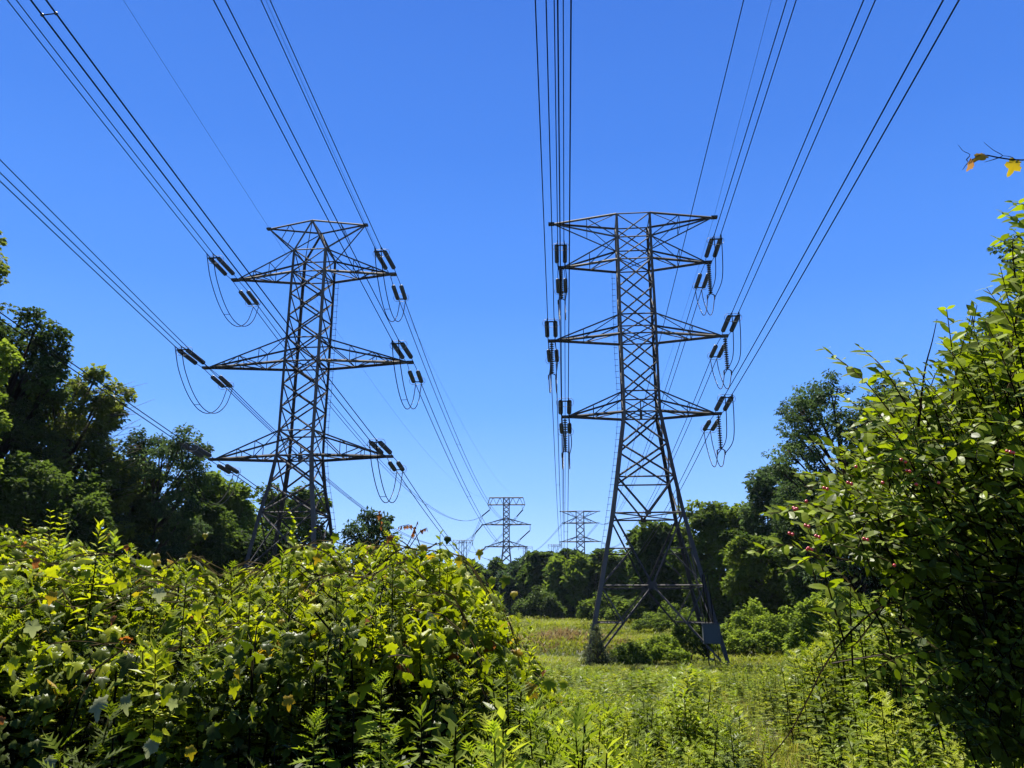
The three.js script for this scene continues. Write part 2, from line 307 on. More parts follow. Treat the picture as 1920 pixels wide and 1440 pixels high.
// conductors from the near pylons over the viewer's head: [slope at the pylon], with the same sag everywhere
const SLOPE = { 'R,1,3': .1088, 'R,1,2': .0955, 'R,1,1': .0663, 'R,-1,3': .1568, 'R,-1,2': .1674, 'R,-1,1': .171, 'L,-1,3': .1948, 'L,-1,2': .1766, 'L,-1,1': .1496, 'L,1,3': .2172, 'L,1,2': .2019, 'L,1,1': .1756 };
const SPACER_AT = { 'L,1,1': 28.38 };
function bundle(name, label, group, f, n, r, gap, sd, spacers, parts = 2, mat = M.wire) {
  const g = thing(name, label, 'power line', V(0, 0, 0), group);
  for (const e of parts === 2 ? [-gap, gap] : [0]) { const P = []; for (let i = 0; i <= n; i++) P.push(f(i / n).addScaledVector(sd, e)); mesh('conductor', tube(P, r, r, 6, n * 2), mat, g); }
  for (const t of spacers) { const c = f(t); mesh('spacer', mergeGeometries([tube([c.clone().addScaledVector(sd, -gap), c.clone().addScaledVector(sd, gap)], .016, .016, 6, 1), ...[-gap, gap].map((e) => { const b = new THREE.SphereGeometry(.05, 8, 6); b.deleteAttribute('uv'); const q = c.clone().addScaledVector(sd, e); return b.translate(q.x, q.y, q.z); })]), M.wire, g); }
  return g;
}
for (const T of ['R', 'L']) for (const s of [-1, 1]) for (const l of [3, 2, 1]) {
  const N = clamps[[T, s, l, 'near']], th = TH.near[T], a = SLOPE[[T, s, l]], len = 110, sp = SPACER_AT[[T, s, l]];
  bundle('power_line', `twin conductor running overhead from the ${TOWER[T]} near pylon\'s ${RANK[l]} ${SIDE[s]} arm`, 'twin conductors over the viewer',
    (t) => { const d = t * len; return N.clone().add(V(-Math.sin(th) * d, a * d + .0005 * d * d, Math.cos(th) * d)); }, 24, .025, GAP, sideOf(th), sp ? [sp / len] : [.72]);
}
// far pylons, about 230 m away
const FR = { x: 19.55, z: -232, lift: 2.45 };
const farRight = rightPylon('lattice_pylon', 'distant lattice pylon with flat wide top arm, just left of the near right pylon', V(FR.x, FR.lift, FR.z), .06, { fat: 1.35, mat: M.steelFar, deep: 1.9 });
const FL = V(-1.6, 0, -228);
function suspensionPylon(label, pos, k, fat, strings) {
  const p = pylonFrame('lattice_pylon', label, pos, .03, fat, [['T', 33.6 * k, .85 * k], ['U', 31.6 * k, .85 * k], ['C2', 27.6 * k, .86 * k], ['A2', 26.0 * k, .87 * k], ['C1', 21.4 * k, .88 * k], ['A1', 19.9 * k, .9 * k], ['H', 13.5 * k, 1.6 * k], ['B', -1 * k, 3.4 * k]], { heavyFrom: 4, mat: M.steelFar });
  const { corner, bar, xPanels, belt, arm, t } = p;
  for (const q of ['T', 'U', 'C2', 'A2', 'C1', 'A1', 'H']) belt(q, .1);
  xPanels('T', 'U', 1); xPanels('U', 'C2', 3); xPanels('C2', 'A2', 1); xPanels('A2', 'C1', 3); xPanels('C1', 'A1', 1); xPanels('A1', 'H', 3, .1); xPanels('H', 'B', 2, .1);
  for (const s of [-1, 1]) { // flat boxed top arm
    const a = new THREE.Group(); a.name = numbered('top_crossarm'); t.add(a); const X = s * 4.75 * k, Xo = s * 5.3 * k;
    for (const z of [-.5 * k, .5 * k]) {
      const b = s * .85 * k; bar(V(b, 33.6 * k, z), V(X, 33.6 * k, z), .12, a, 'chord'); bar(V(b, 31.6 * k, z), V(Xo, 31.6 * k, z), .12, a, 'chord'); bar(V(X, 33.6 * k, z), V(Xo, 31.6 * k, z), .1, a, 'chord');
      for (let q = 0; q < 4; q++) { const x0 = lerp(b, X, q / 4), x1 = lerp(b, X, (q + 1) / 4); bar(V(x0, (q % 2 ? 33.6 : 31.6) * k, z), V(x1, (q % 2 ? 31.6 : 33.6) * k, z), .07, a); }
    }
    bar(V(Xo, 31.6 * k, 0), V(Xo * .86, 30.3 * k, 0), .1, a, 'hanger'); bar(V(X * .92, 31.6 * k, 0), V(Xo * .86, 30.3 * k, 0), .08, a, 'hanger');
  }
  arm(26.0 * k, 6.75 * k, 'A2', 'C2', [.4, .7], 'crossarm', .13); arm(19.9 * k, 5.75 * k, 'A1', 'C1', [.4, .7], 'crossarm', .13);
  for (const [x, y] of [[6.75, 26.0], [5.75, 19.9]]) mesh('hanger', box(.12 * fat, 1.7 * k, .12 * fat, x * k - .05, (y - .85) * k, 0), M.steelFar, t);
  for (const [x0, y0, x1, y1] of strings) mesh('insulator_string', tube([V(x0 * k, y0 * k, 0), V(x1 * k, y1 * k, 0)], .13 * fat, .13 * fat, 6, 1), M.porcelain, t);
  return p;
}
const FLS = [[-4.7, 30.2, -6.9, 28.4], [4.7, 30.2, 2.9, 28.2], [-6.7, 26.0, -8.9, 23.4], [6.6, 24.3, 3.8, 21.8], [-5.7, 19.9, -7.2, 18.3], [5.6, 18.2, 3.6, 15.6]];
suspensionPylon('distant lattice pylon with boxed top arm and slanting insulators, between the two near pylons', FL, 1, 1.35, FLS);
const farEnd = {
  'L,-1,3': V(FL.x - 6.9, 28.4, FL.z), 'L,-1,2': V(FL.x - 8.9, 23.4, FL.z), 'L,-1,1': V(FL.x - 7.2, 18.3, FL.z), 'L,1,3': V(FL.x + 2.9, 28.2, FL.z), 'L,1,2': V(FL.x + 3.8, 21.8, FL.z), 'L,1,1': V(FL.x + 3.6, 15.6, FL.z),
};
for (const s of [-1, 1]) for (const l of [3, 2, 1]) farEnd[['R', s, l]] = V(FR.x + s * PY.R.arms[l][1], PY.R.arms[l][0] + FR.lift - .2, FR.z + 3.4);
const SAG = { 'L,-1,3': 6.5, 'L,-1,2': 6.5, 'L,-1,1': 6.5, 'L,1,3': 6.5, 'L,1,2': 6, 'L,1,1': 6, R: 6 };
for (const T of ['R', 'L']) for (const s of [-1, 1]) for (const l of [3, 2, 1]) {
  const A = clamps[[T, s, l, 'far']], B = farEnd[[T, s, l]], sag = SAG[[T, s, l]] ?? SAG.R;
  bundle('power_line', `twin conductor running away behind the ${TOWER[T]} near pylon from its ${RANK[l]} ${SIDE[s]} arm`, 'twin conductors to the distant pylons',
    (t) => { const p = A.clone().lerp(B, t); p.y -= 4 * sag * t * (1 - t); return p; }, 30, .028, GAP, sideOf(0), [.2, .45, .7]);
}
{ // earth wires from the top arm tips and the single cable clamped inside each body
  const topTip = (T, s) => { const p = PY[T], a = p.top[1] * s; return V(p.x + a * Math.cos(p.yaw), p.top[0] + .05, p.z + a * Math.sin(p.yaw)); };
  const ew = { 'R,-1': .3, 'R,1': .17, 'L,-1': .2, 'L,1': .235 };
  for (const T of ['R', 'L']) for (const s of [-1, 1]) {
    const A = topTip(T, s), th = TH.near[T], a = ew[[T, s]];
    bundle('earth_wire', `thin wire running overhead from the ${SIDE[s]} top tip of the ${TOWER[T]} near pylon`, 'thin earth wires', (t) => { const d = t * 110; return A.clone().add(V(-Math.sin(th) * d, a * d + .0005 * d * d, Math.cos(th) * d)); }, 24, .009, 0, V(1, 0, 0), [], 1, M.groundWire);
    const B = T === 'R' ? V(FR.x + s * 5.57, 26.12 + DATUM + FR.lift, FR.z) : V(FL.x + s * 4.75, 33.6, FL.z);
    bundle('earth_wire', `thin wire running away behind the ${TOWER[T]} near pylon from its ${SIDE[s]} top tip`, 'thin earth wires', (t) => { const p = A.clone().lerp(B, t); p.y -= 4 * 5 * t * (1 - t); return p; }, 30, .009, 0, V(1, 0, 0), [], 1, M.groundWire);
    }
  const cab = { R: [.2, 2.0], L: [.13, 5.0] };
  for (const T of ['R', 'L']) {
    const p = PY[T], A = V(p.x, p.arms[1][0] + .05, p.z), [a, deg] = cab[T], th = deg * Math.PI / 180;
    bundle('communication_cable', `single cable running overhead from inside the body of the ${TOWER[T]} near pylon`, 'single cables through the pylon bodies', (t) => { const d = t * 110; return A.clone().add(V(-Math.sin(th) * d, a * d + .0004 * d * d, Math.cos(th) * d)); }, 24, .016, 0, V(1, 0, 0), [], 1, M.cable);
    const B = T === 'R' ? V(FR.x, 13.0, FR.z) : V(FL.x, 17, FL.z);
    bundle('communication_cable', `single cable running away from inside the body of the ${TOWER[T]} near pylon`, 'single cables through the pylon bodies', (t) => { const q = A.clone().lerp(B, t); q.y -= 4 * 5 * t * (1 - t); return q; }, 30, .016, 0, V(1, 0, 0), [], 1, M.cable);
  }
}
// pylons far beyond, on the rising ground
function hFrame(label, px, top, wpx, dist, gap) {
  const T = at(px, top, dist), gy = groundY(T.x, T.z), H = T.y - gy, W = wpx / FOCAL * dist / 2, t = thing('portal_pylon', label, 'pylon', V(T.x, gy, T.z)), g = gap / FOCAL * dist / 2;
  for (const s of [-1, 1]) {
    for (const e of [-.8, .8]) mesh('leg', angleBar(V(s * g + e * 1.6, 0, 0), V(s * g + e, H, 0), .35, V(0, H / 2, -1)), M.steelFar, t);
    for (let k = 0; k < 10; k++) mesh('brace', angleBar(V(s * g + (k % 2 ? .9 : -.9), H * k / 10, 0), V(s * g + (k % 2 ? -.9 : .9), H * (k + 1) / 10, 0), .2, V(0, H / 2, -1)), M.steelFar, t);
  }
  for (const y of [0, -1.6]) mesh('beam', angleBar(V(-W * (y ? .8 : 1), H + y, 0), V(W * (y ? .8 : 1), H + y, 0), .35, V(0, H / 2, -1)), M.steelFar, t);
  for (let k = 0; k < 10; k++) mesh('brace', angleBar(V(lerp(-W, W, k / 10) * .9, H - (k % 2 ? 1.6 : 0), 0), V(lerp(-W, W, (k + 1) / 10) * .9, H - (k % 2 ? 0 : 1.6), 0), .18, V(0, H / 2, -1)), M.steelFar, t);
  for (const x of [-W * .95, 0, W * .95]) mesh('insulator_string', tube([V(x, H, 0), V(x, H - 3.4, 0)], .2, .2, 5, 1), M.porcelain, t);
  return t;
}
hFrame('very distant pylon on two posts, small, left of the boxed distant pylon', 868, 1013, 38, 520, 9);
hFrame('very distant pylon on two posts, small, right of the boxed distant pylon', 1040, 1021, 25, 720, 8);
hFrame('very distant small pylon just right of the boxed distant pylon', 985, 1025, 27, 760, 4);
{
  const line = (label, A, B, sag) => bundle('power_line', label, 'power lines beyond the distant pylons', (t) => { const p = A.clone().lerp(B, t); p.y -= 4 * sag * t * (1 - t); return p; }, 24, .05, .22, V(1, 0, 0), []);
  const h = [at(850, 1022, 520), at(868, 1022, 520), at(886, 1022, 520)];
  line('power line running on left from the top left insulator of the boxed distant pylon', farEnd['L,-1,3'], h[0], 7); line('power line running on left from the middle left insulator of the boxed distant pylon', farEnd['L,-1,2'], h[0], 9); line('power line running on left from the top right insulator of the boxed distant pylon', farEnd['L,1,3'], h[1], 7); line('power line running on left from the middle right insulator of the boxed distant pylon', farEnd['L,1,2'], h[2], 7);
  const q = [at(980, 1032, 760), at(1030, 1028, 720), at(1050, 1028, 720)];
  line('power line running on from the top left arm of the distant flat-armed pylon', farEnd['R,-1,3'], q[0], 5); line('power line running on from the middle left arm of the distant flat-armed pylon', farEnd['R,-1,2'], q[1], 5); line('power line running on from the top right arm of the distant flat-armed pylon', farEnd['R,1,3'], q[2], 5);
}

// ------------------------------------------------------------------ leaves
const put = (P, ...vs) => vs.forEach((v) => P.push(v[0], v[1], v[2]));
// each leaf grows along +y from its stalk at the origin, its upper side towards +z
function ovalLeaf(w, fold, droop) {                                   // length 1
  const P = [], rows = [[0, 0], [.18, .62], [.42, 1], [.7, .78], [.88, .36], [1, 0]];
  const z = (y, x) => fold * Math.abs(x) - droop * y * y, pt = (i, s) => { const [y, k] = rows[i], x = s * k * w / 2; return [x, y, z(y, x)]; };
  for (let i = 0; i < 5; i++) { const m0 = [0, rows[i][0], z(rows[i][0], 0)], m1 = [0, rows[i + 1][0], z(rows[i + 1][0], 0)];
    for (const s of [1, -1]) { const a = pt(i, s), b = pt(i + 1, s), T = []; if (i < 4) T.push([m0, b, m1]); if (i > 0) T.push([m0, a, b]); if (i === 4) T.push([m0, a, m1]); T.forEach(([p, q, r]) => s > 0 ? put(P, p, q, r) : put(P, p, r, q)); } }
  return triGeo(P);
}
function vineLeaf(seed, lobes = 1) {                                  // a broad lobed, toothed leaf about 1 across
  const r = rngOf(seed), P = [], N = 30, C = [0, .3, .02], ring = [];
  for (let i = 0; i <= N; i++) {
    const a = -Math.PI / 2 + .22 + (i / N) * (2 * Math.PI - .44), b = Math.abs(((a + Math.PI / 2) / (2 * Math.PI)) - .5) * 2;   // 0 at the tip, 1 at the stalk
    let R = .37 + .19 * Math.pow(Math.abs(Math.cos(b * Math.PI * 2.5)), 1.7) * lobes * (1 - .3 * b) + (b < .1 ? .1 : 0) + (i % 2 ? .03 : -.03) + (r() - .5) * .05;
    const x = Math.cos(a) * R * .95, y = .34 + Math.sin(a) * R;
    ring.push([x, y, -.1 - .25 * x * x + .25 * Math.abs(x) - .38 * y * y * (y > 0 ? 1 : 0) + .04 * (i % 2 ? 1 : -1) * r()]);
  }
  for (let i = 0; i < N; i++) put(P, C, ring[i], ring[i + 1]);
  put(P, C, ring[N], [0, 0, 0]); put(P, C, [0, 0, 0], ring[0]);
  const g = triGeo(P); g.deleteAttribute('normal'); const m = mergeVertices(g, 1e-4); m.computeVertexNormals();
  const pos = m.getAttribute('position'), c = []; for (let i = 0; i < pos.count; i++) { const x = pos.getX(i), y = pos.getY(i) - .3, k = Math.hypot(x, y), v = .78 + .3 * Math.abs(Math.cos(Math.atan2(x, y) * 2.5)) * Math.min(1, k * 3) + .22 * n3(x * 6 + seed, y * 6, 2); c.push(v * (1 + .1 * k), v, v * .9); }
  m.setAttribute('color', new THREE.Float32BufferAttribute(c, 3)); return m;
}
function narrowLeaf(n, w, droop) {                                    // cut, feathery leaf of a tall weed, length 1
  const P = [], z = (y) => -droop * y * y;
  put(P, [0, 0, 0], [w * .32, .5, z(.5) + .02], [0, 1, z(1)], [0, 0, 0], [0, 1, z(1)], [-w * .32, .5, z(.5) + .02]);
  for (let i = 0; i < n; i++) { const y = .22 + .5 * i / n; for (const s of [1, -1]) { const a = [0, y, z(y)], b = [0, y + .13, z(y + .13)], c = [s * w * (1 - .5 * i / n), y + .3, z(y + .25) + .03]; s > 0 ? put(P, a, c, b) : put(P, a, b, c); } }
  return triGeo(P);
}
const dummy = new THREE.Object3D(), qa = new THREE.Quaternion(), qb = new THREE.Quaternion();
function leafPose(dir, nrm, roll = 0) {                               // +y along dir, +z as near to nrm as can be
  const y = dir.clone().normalize(), z = nrm.clone().addScaledVector(y, -nrm.dot(y)); if (z.lengthSq() < 1e-5) z.set(.3, .5, .8).addScaledVector(y, -y.dot(V(.3, .5, .8))); z.normalize();
  const q = new THREE.Quaternion().setFromRotationMatrix(new THREE.Matrix4().makeBasis(y.clone().cross(z), y, z));
  return roll ? q.multiply(new THREE.Quaternion().setFromAxisAngle(V(0, 1, 0), roll)) : q;
}
function merged(list) { return mergeGeometries(list.map((g) => { let q = g.index ? g.toNonIndexed() : g; if (q.getAttribute('uv')) q.deleteAttribute('uv'); return q; })); }
const placeGeo = (g, p, q, s) => g.clone().applyMatrix4(new THREE.Matrix4().compose(p, q, typeof s === 'number' ? V(s, s, s) : s));
class Cloud {                                                         // many small copies gathered up, then built as one InstancedMesh
  constructor() { this.m = []; this.c = []; }
  add(p, q, s, color) { const m = new THREE.Matrix4().compose(p, q, typeof s === 'number' ? V(s, s, s) : s); this.m.push(m); this.c.push(color); }
  build(name, geometry, material, parent) {
    const o = new THREE.InstancedMesh(geometry, material, this.m.length); o.name = numbered(name); o.castShadow = o.receiveShadow = true;
    this.m.forEach((m, i) => { o.setMatrixAt(i, m); o.setColorAt(i, this.c[i]); }); parent.add(o); return o;
  }
}
const RGB = (r, g, b) => new THREE.Color().setRGB(r, g, b);
const mixc = (a, b, t) => RGB(lerp(a[0], b[0], t), lerp(a[1], b[1], t), lerp(a[2], b[2], t));
const randDir = (r) => { const y = r() * 2 - 1, a = r() * 2 * Math.PI, k = Math.sqrt(1 - y * y); return V(k * Math.cos(a), y, k * Math.sin(a)); };

// ------------------------------------------------------------------ trees
// a spray of leaves about one metre across: outward shoots with leaves on both sides
function spray(seed, leaves, len, wide) {
  const r = rngOf(seed), L = [];
  for (let i = 0; i < leaves; i++) {
    const d = randDir(r); d.y = d.y * .75 + .15; const p = d.clone().multiplyScalar(.4 * Math.cbrt(.03 + .97 * r())); p.y *= .7;
    const dir = d.clone().add(V(r() - .5, r() * .2 - .45, r() - .5)), nr = V((r() - .5) * 1.5, 1, (r() - .5) * 1.5);
    const s = len * (.7 + .6 * r()), P = [];
    put(P, [0, 0, 0], [wide, .5, .1], [0, 1, -.15], [0, 0, 0], [0, 1, -.15], [-wide, .5, .1]);
    L.push(placeGeo(triGeo(P), p, leafPose(dir, nr), s));
  }
  return mergeGeometries(L);
}
const sprays = [0, 1, 2].map((k) => spray(31 + k, 26, .3, .36)), spraysBig = [0, 1, 2].map((k) => spray(71 + k, 24, .36, .38)), spraysFine = [0, 1].map((k) => spray(91 + k, 30, .24, .3));
const TREE = { dark: [[.016, .032, .006], [.085, .125, .014]], mid: [[.03, .055, .007], [.14, .19, .016]], light: [[.07, .11, .01], [.2, .26, .016]], olive: [[.03, .045, .008], [.16, .19, .02]], blue: [[.018, .036, .012], [.08, .125, .028]] };
let treeSeed = 500;
// name, label, place (x px, top px, width px, metres), colour, options
function tree(name, label, px, top, wpx, dist, kind, o = {}) {
  const r = rngOf(treeSeed++), T = at(px, top, dist), gy = groundY(T.x, T.z), H = T.y - gy, R = .95 * wpx / FOCAL * dist / 2;
  const t = thing(name, label, 'tree', V(T.x, gy - .1, T.z)); t.rotation.y = 0;
  const low = o.low ?? .12, lobes = Math.round((o.lobes ?? 24) * 1.5), per = o.per ?? 62, size = (o.size ?? 1) * Math.max(.85, Math.min(2.4, dist / 62));
  const trunkR = Math.max(.12, H * .018), lean = V((r() - .5) * .08 * H, H * .82, (r() - .5) * .08 * H);
  const trunkPts = [V(0, -.3, 0), V(lean.x * .2 + (r() - .5) * .3, H * .25, lean.z * .2), V(lean.x * .6, H * .55, lean.z * .6 + (r() - .5) * .4), lean];
  const trunkCurve = new THREE.CatmullRomCurve3(trunkPts);
  mesh('trunk', tube(trunkPts, trunkR, trunkR * .25, 8, 12), o.bark ?? M.bark, t);
  const C = TREE[kind], cloud = new Cloud(), limbs = [];
  for (let i = 0; i < lobes; i++) {
    // lobes fill an egg-shaped crown, uneven at its edge
    const f = (i + r() * .8) / lobes, y = lerp(low, .93, Math.pow(f, .85)), prof = Math.pow(Math.sin(Math.PI * Math.min(1, .16 + .84 * (1 - (y - low) / (1 - low)) * .93 + .02)), .62) * (o.skirt ? lerp(1, 1.12, 1 - y) : 1);
    const a = i * 2.39996 + r() * .9, rad = R * prof * (.35 + .6 * Math.sqrt(r())), c = V(Math.cos(a) * rad, y * H, Math.sin(a) * rad * (o.deep ?? 1)).add(V(lean.x * y, 0, lean.z * y));
    const lr = Math.max(.55, (.13 + .15 * r()) * Math.min(R * 1.15, H * .42) * (o.lobe ?? 1)); if (c.y + lr * .7 > H) c.y = H - lr * (.55 + .35 * r());
    const tb = trunkCurve.getPoint(Math.min(.98, Math.max(.12, (c.y / H - .16) * 1.05)));
    limbs.push(tube([tb, tb.clone().lerp(c, .5).add(V(0, -.04 * rad + .1, 0)), c], trunkR * .34, .02 + trunkR * .06, 5, 5));
    for (let k = 0; k < 3; k++) { const e = c.clone().addScaledVector(randDir(r), lr * .9); limbs.push(tube([c.clone().lerp(tb, .25), c.clone().lerp(e, .5), e], trunkR * .13, .012, 4, 3)); }
    const tone = r(), n = Math.round(per * Math.max(.35, Math.min(2.2, lr * lr / (1.5 * size * size) * .55)));
    for (let k = 0; k < n; k++) {
      const d = randDir(r), sh = n3(d.x * 1.9 + i * 7, d.y * 1.9, d.z * 1.9); if (sh < -.2 + (o.gap ?? 0)) continue;
      const p = c.clone().add(d.multiplyScalar(lr * (.55 + .5 * Math.sqrt(r())) * (1 + .3 * sh))); p.y = c.y + (p.y - c.y) * .82; if (p.y < .2) continue;
      const q = qa.setFromAxisAngle(up, r() * 6.28).clone().multiply(qb.setFromAxisAngle(V(1, 0, 0), (r() - .5) * 1.1));
      const col = mixc(C[0], C[1], Math.min(1, Math.max(0, .6 * tone + .45 * r() * r() + (o.warm ?? 0) * (sh)))); if (o.gold && r() < o.gold) col.lerp(RGB(.16, .2, .02), .6);
      cloud.add(p, q, size * (.75 + .55 * r()), col);
    }
  }
  mesh('limb', merged(limbs), o.bark ?? M.bark, t).userData.kind = 'stuff';
  cloud.build('crown', (o.geo ?? sprays)[Math.floor(r() * (o.geo ?? sprays).length)], M.treeLeaf, t).userData.kind = 'stuff';
  return t;
}
const bt = 'broadleaf_tree';
// the left edge of the corridor
tree(bt, 'tallest tree, at the left picture edge, its top leaving the frame', -42, 405, 190, 46, 'olive', { low: .2, lobes: 46 });
tree(bt, 'big dark tree with heavy rounded clumps beside the left picture edge', 22, 560, 215, 52, 'dark', { lobes: 52, lobe: 1.05 });
tree(bt, 'sunlit yellow-green tree standing in front of the big dark tree', -10, 610, 120, 43, 'light', { low: .35, lobes: 22, gold: .2 });
tree(bt, 'ragged green tree with bare dead twigs right of the big dark tree', 160, 678, 225, 56, 'olive', { lobes: 60, lobe: .86, gap: .08, bark: M.barkGrey });
tree(bt, 'dark round-topped tree with dense small leaves under the lowest left power line', 302, 796, 190, 60, 'blue', { lobes: 46, geo: spraysFine, lobe: .9, gap: .05 });
tree(bt, 'lighter green round tree between the dark tree and the left pylon', 428, 888, 150, 76, 'mid', { lobes: 34 });
tree(bt, 'small tree seen through the legs of the left pylon', 560, 905, 150, 92, 'mid', { lobes: 30, gap: .1 });
tree(bt, 'thin dark sapling standing alone against the sky right of the left pylon', 690, 948, 82, 64, 'blue', { low: .05, lobes: 22, geo: spraysFine, gap: .1, lobe: .8 });
tree(bt, 'low green tree behind the thicket at the foot of the left pylon', 480, 985, 150, 70, 'dark', { low: .02, lobes: 30 });
tree(bt, 'shaded tree low behind the thicket at the left', 90, 860, 260, 49, 'dark', { low: .0, lobes: 40 });
tree(bt, 'shaded low tree filling the gap under the dark round-topped tree', 375, 940, 160, 66, 'dark', { low: .0, lobes: 34 });
tree(bt, 'shaded low tree between the ragged tree and the dark round-topped tree', 240, 850, 130, 58, 'olive', { low: .0, lobes: 34 });
// the far end of the corridor
tree(bt, 'far hazy tree just right of the distant boxed pylon', 985, 1050, 100, 165, 'blue', { low: .02, geo: spraysBig, lobes: 22 });
tree(bt, 'far tree left of the distant flat-armed pylon', 1035, 1036, 95, 150, 'dark', { low: .02, geo: spraysBig, lobes: 24 });
tree(bt, 'far tree standing behind the distant flat-armed pylon', 1100, 1030, 105, 255, 'dark', { low: .02, geo: spraysBig, lobes: 24 });
tree(bt, 'far rounded tree left of the near right pylon leg', 1075, 1046, 100, 140, 'mid', { low: .02, geo: spraysBig, lobes: 26 });
tree(bt, 'far tree seen between the legs of the near right pylon', 1150, 1036, 90, 140, 'mid', { low: .02, geo: spraysBig, lobes: 24 });
tree(bt, 'far tree low behind the right end of the vine thicket', 900, 1052, 120, 180, 'dark', { low: .02, geo: spraysBig, lobes: 24 });
tree(bt, 'far low tree on the skyline behind the thicket', 800, 1062, 150, 190, 'mid', { low: .02, geo: spraysBig, lobes: 24 });
// the right edge of the corridor
tree(bt, 'dark round tree standing free between the legs of the near right pylon', 1232, 980, 100, 112, 'dark', { low: .03, geo: spraysBig, lobes: 28 });
tree(bt, 'broad lighter tree behind the right leg of the near right pylon', 1345, 938, 165, 98, 'mid', { low: .02, geo: sprays, lobes: 44, gold: .1 });
tree(bt, 'tree filling the gap behind the pylon and the broad lighter tree', 1270, 1030, 120, 118, 'mid', { low: .02, geo: spraysBig, lobes: 26 });
tree(bt, 'dark tree rising behind the broad lighter tree on the right', 1455, 866, 130, 92, 'blue', { low: .02, lobes: 40 });
tree(bt, 'tall feathery dark tree rising behind the honeysuckle bush', 1565, 705, 280, 64, 'blue', { low: .05, lobes: 52, geo: spraysFine, gap: .1, lobe: .8 });
tree(bt, 'dark tree behind the arching tips of the honeysuckle bush', 1690, 690, 220, 60, 'dark', { low: .05, lobes: 44 });
tree(bt, 'tall tree behind the honeysuckle bush near the right picture edge', 1850, 580, 230, 52, 'mid', { low: .05, lobes: 48 });
tree(bt, 'tallest right tree, half cut off by the right picture edge', 1960, 400, 200, 50, 'dark', { low: .05, lobes: 44 });
tree(bt, 'lighter tree low in front of the right wood edge', 1420, 1000, 130, 82, 'mid', { low: .0, lobes: 34, gold: .15 });
tree(bt, 'shaded tree low at the right wood edge behind the bush', 1530, 900, 150, 72, 'dark', { low: .0, lobes: 40 });
{ // bare dead twigs standing out of the ragged tree's edge
  const r = rngOf(12), gs = [];
  for (let i = 0; i < 26; i++) { const p = at(222 + r() * 20, 720 + r() * 230, 55.6), d = V(.4 + r(), .5 - r() * .6, 0).normalize(); const e = p.clone().addScaledVector(d, .9 + r() * 1.1); gs.push(tube([p.clone().addScaledVector(d, -2.2), p, e.clone().add(V(0, .15, 0))], .03, .008, 4, 4)); }
  tag(mesh('dead_branches', merged(gs), M.deadWood, scene), 'bare dead twigs sticking out of the right edge of the ragged tree', 'branches');
}
{ // woods that read as one mass, beyond the trees one can tell apart
  const r = rngOf(88), c = new Cloud();
  for (let i = 0; i < 16000; i++) {
    const ang = (r() - .5) * 2.1, dist = 215 + r() * 150, x = Math.sin(ang) * dist, z = -Math.cos(ang) * dist, open = Math.abs(x - 10 - .06 * (-z)) < 22 && dist < 300;
    if (open) continue;
    const h = (8.5 + 3.5 * n3(x * .05, 4, z * .05) + 1.5 * n3(x * .2, 8, z * .2)) * Math.sqrt(r());
    c.add(V(x, 1 + h, z), qa.setFromAxisAngle(up, r() * 6.28).clone(), 3.4 + r() * 1.6, mixc(TREE.blue[0], TREE.mid[1], r() * .7));
  }
  tag(c.build('woods', spraysBig[1], M.treeLeaf, scene), 'far woods closing the end of the corridor', 'woods', null, 'stuff');
}
// shrubs at the foot of the wood edge
function shrub(label, px, top, wpx, dist, kind, o = {}) {
  const r = rngOf(treeSeed++), T = at(px, top, dist), gy = groundY(T.x, T.z), H = Math.max(.5, T.y - gy), R = wpx / FOCAL * dist / 2, t = thing('shrub', label, 'shrub', V(T.x, gy, T.z));
  const c = new Cloud(), C = TREE[kind], st = [];
  for (let i = 0; i < 9; i++) { const a = r() * 6.28; st.push(tube([V(0, -.1, 0), V(Math.cos(a) * R * .3, H * .5, Math.sin(a) * R * .3), V(Math.cos(a) * R * .7, H * .85, Math.sin(a) * R * .5)], .03, .008, 4, 4)); }
  mesh('stem', merged(st), M.stem, t);
  for (let i = 0; i < (o.n ?? 420); i++) {
    const a = r() * 6.28, k = Math.sqrt(r()), x = Math.cos(a) * k * R, z = Math.sin(a) * k * R * .8, top = H * Math.sqrt(Math.max(0, 1 - k * k * .85)) * (1 + .8 * n3(x * .8 + px, 2, z * .8));
    c.add(V(x, Math.max(.1, top * (.45 + .55 * Math.sqrt(r()))), z), qa.setFromAxisAngle(up, r() * 6.28).clone(), (o.size ?? .6) * (.7 + .6 * r()), mixc(C[0], C[1], r()));
  }
  c.build('foliage', sprays[Math.floor(r() * 3)], M.treeLeaf, t).userData.kind = 'stuff'; return t;
}
shrub('wide sunlit shrub bank at the right, below the wood edge', 1440, 1158, 210, 58, 'light', { n: 1100 });
shrub('sunlit shrub bank beside the honeysuckle bush, right of the grey box', 1570, 1130, 190, 46, 'light', { n: 1000 });
shrub('low green shrub between the pylon and the right shrub bank', 1385, 1172, 90, 62, 'mid');
shrub('green shrub behind the middle of the near right pylon', 1255, 1146, 130, 84, 'mid', { n: 500 });
shrub('low leafy shrub under the near right pylon', 1220, 1200, 130, 50.5, 'light', { n: 500, size: .4 });
shrub('dark leafy patch on the ground under the near right pylon', 1180, 1205, 70, 47.5, 'mid', { n: 300, size: .35 });
shrub('leafy shrub climbing the far right foot of the near right pylon', 1290, 1165, 70, 53.5, 'mid', { n: 380, size: .4 });
shrub('dark shrub at the foot of the far trees, left of the pylon', 1010, 1118, 90, 132, 'dark', { size: 1.2 });
shrub('paler shrub at the foot of the far trees behind the pylon', 1130, 1122, 90, 118, 'mid', { size: 1 });
shrub('shrub at the foot of the far trees right of the distant pylon', 1180, 1128, 80, 110, 'mid', { size: 1 });
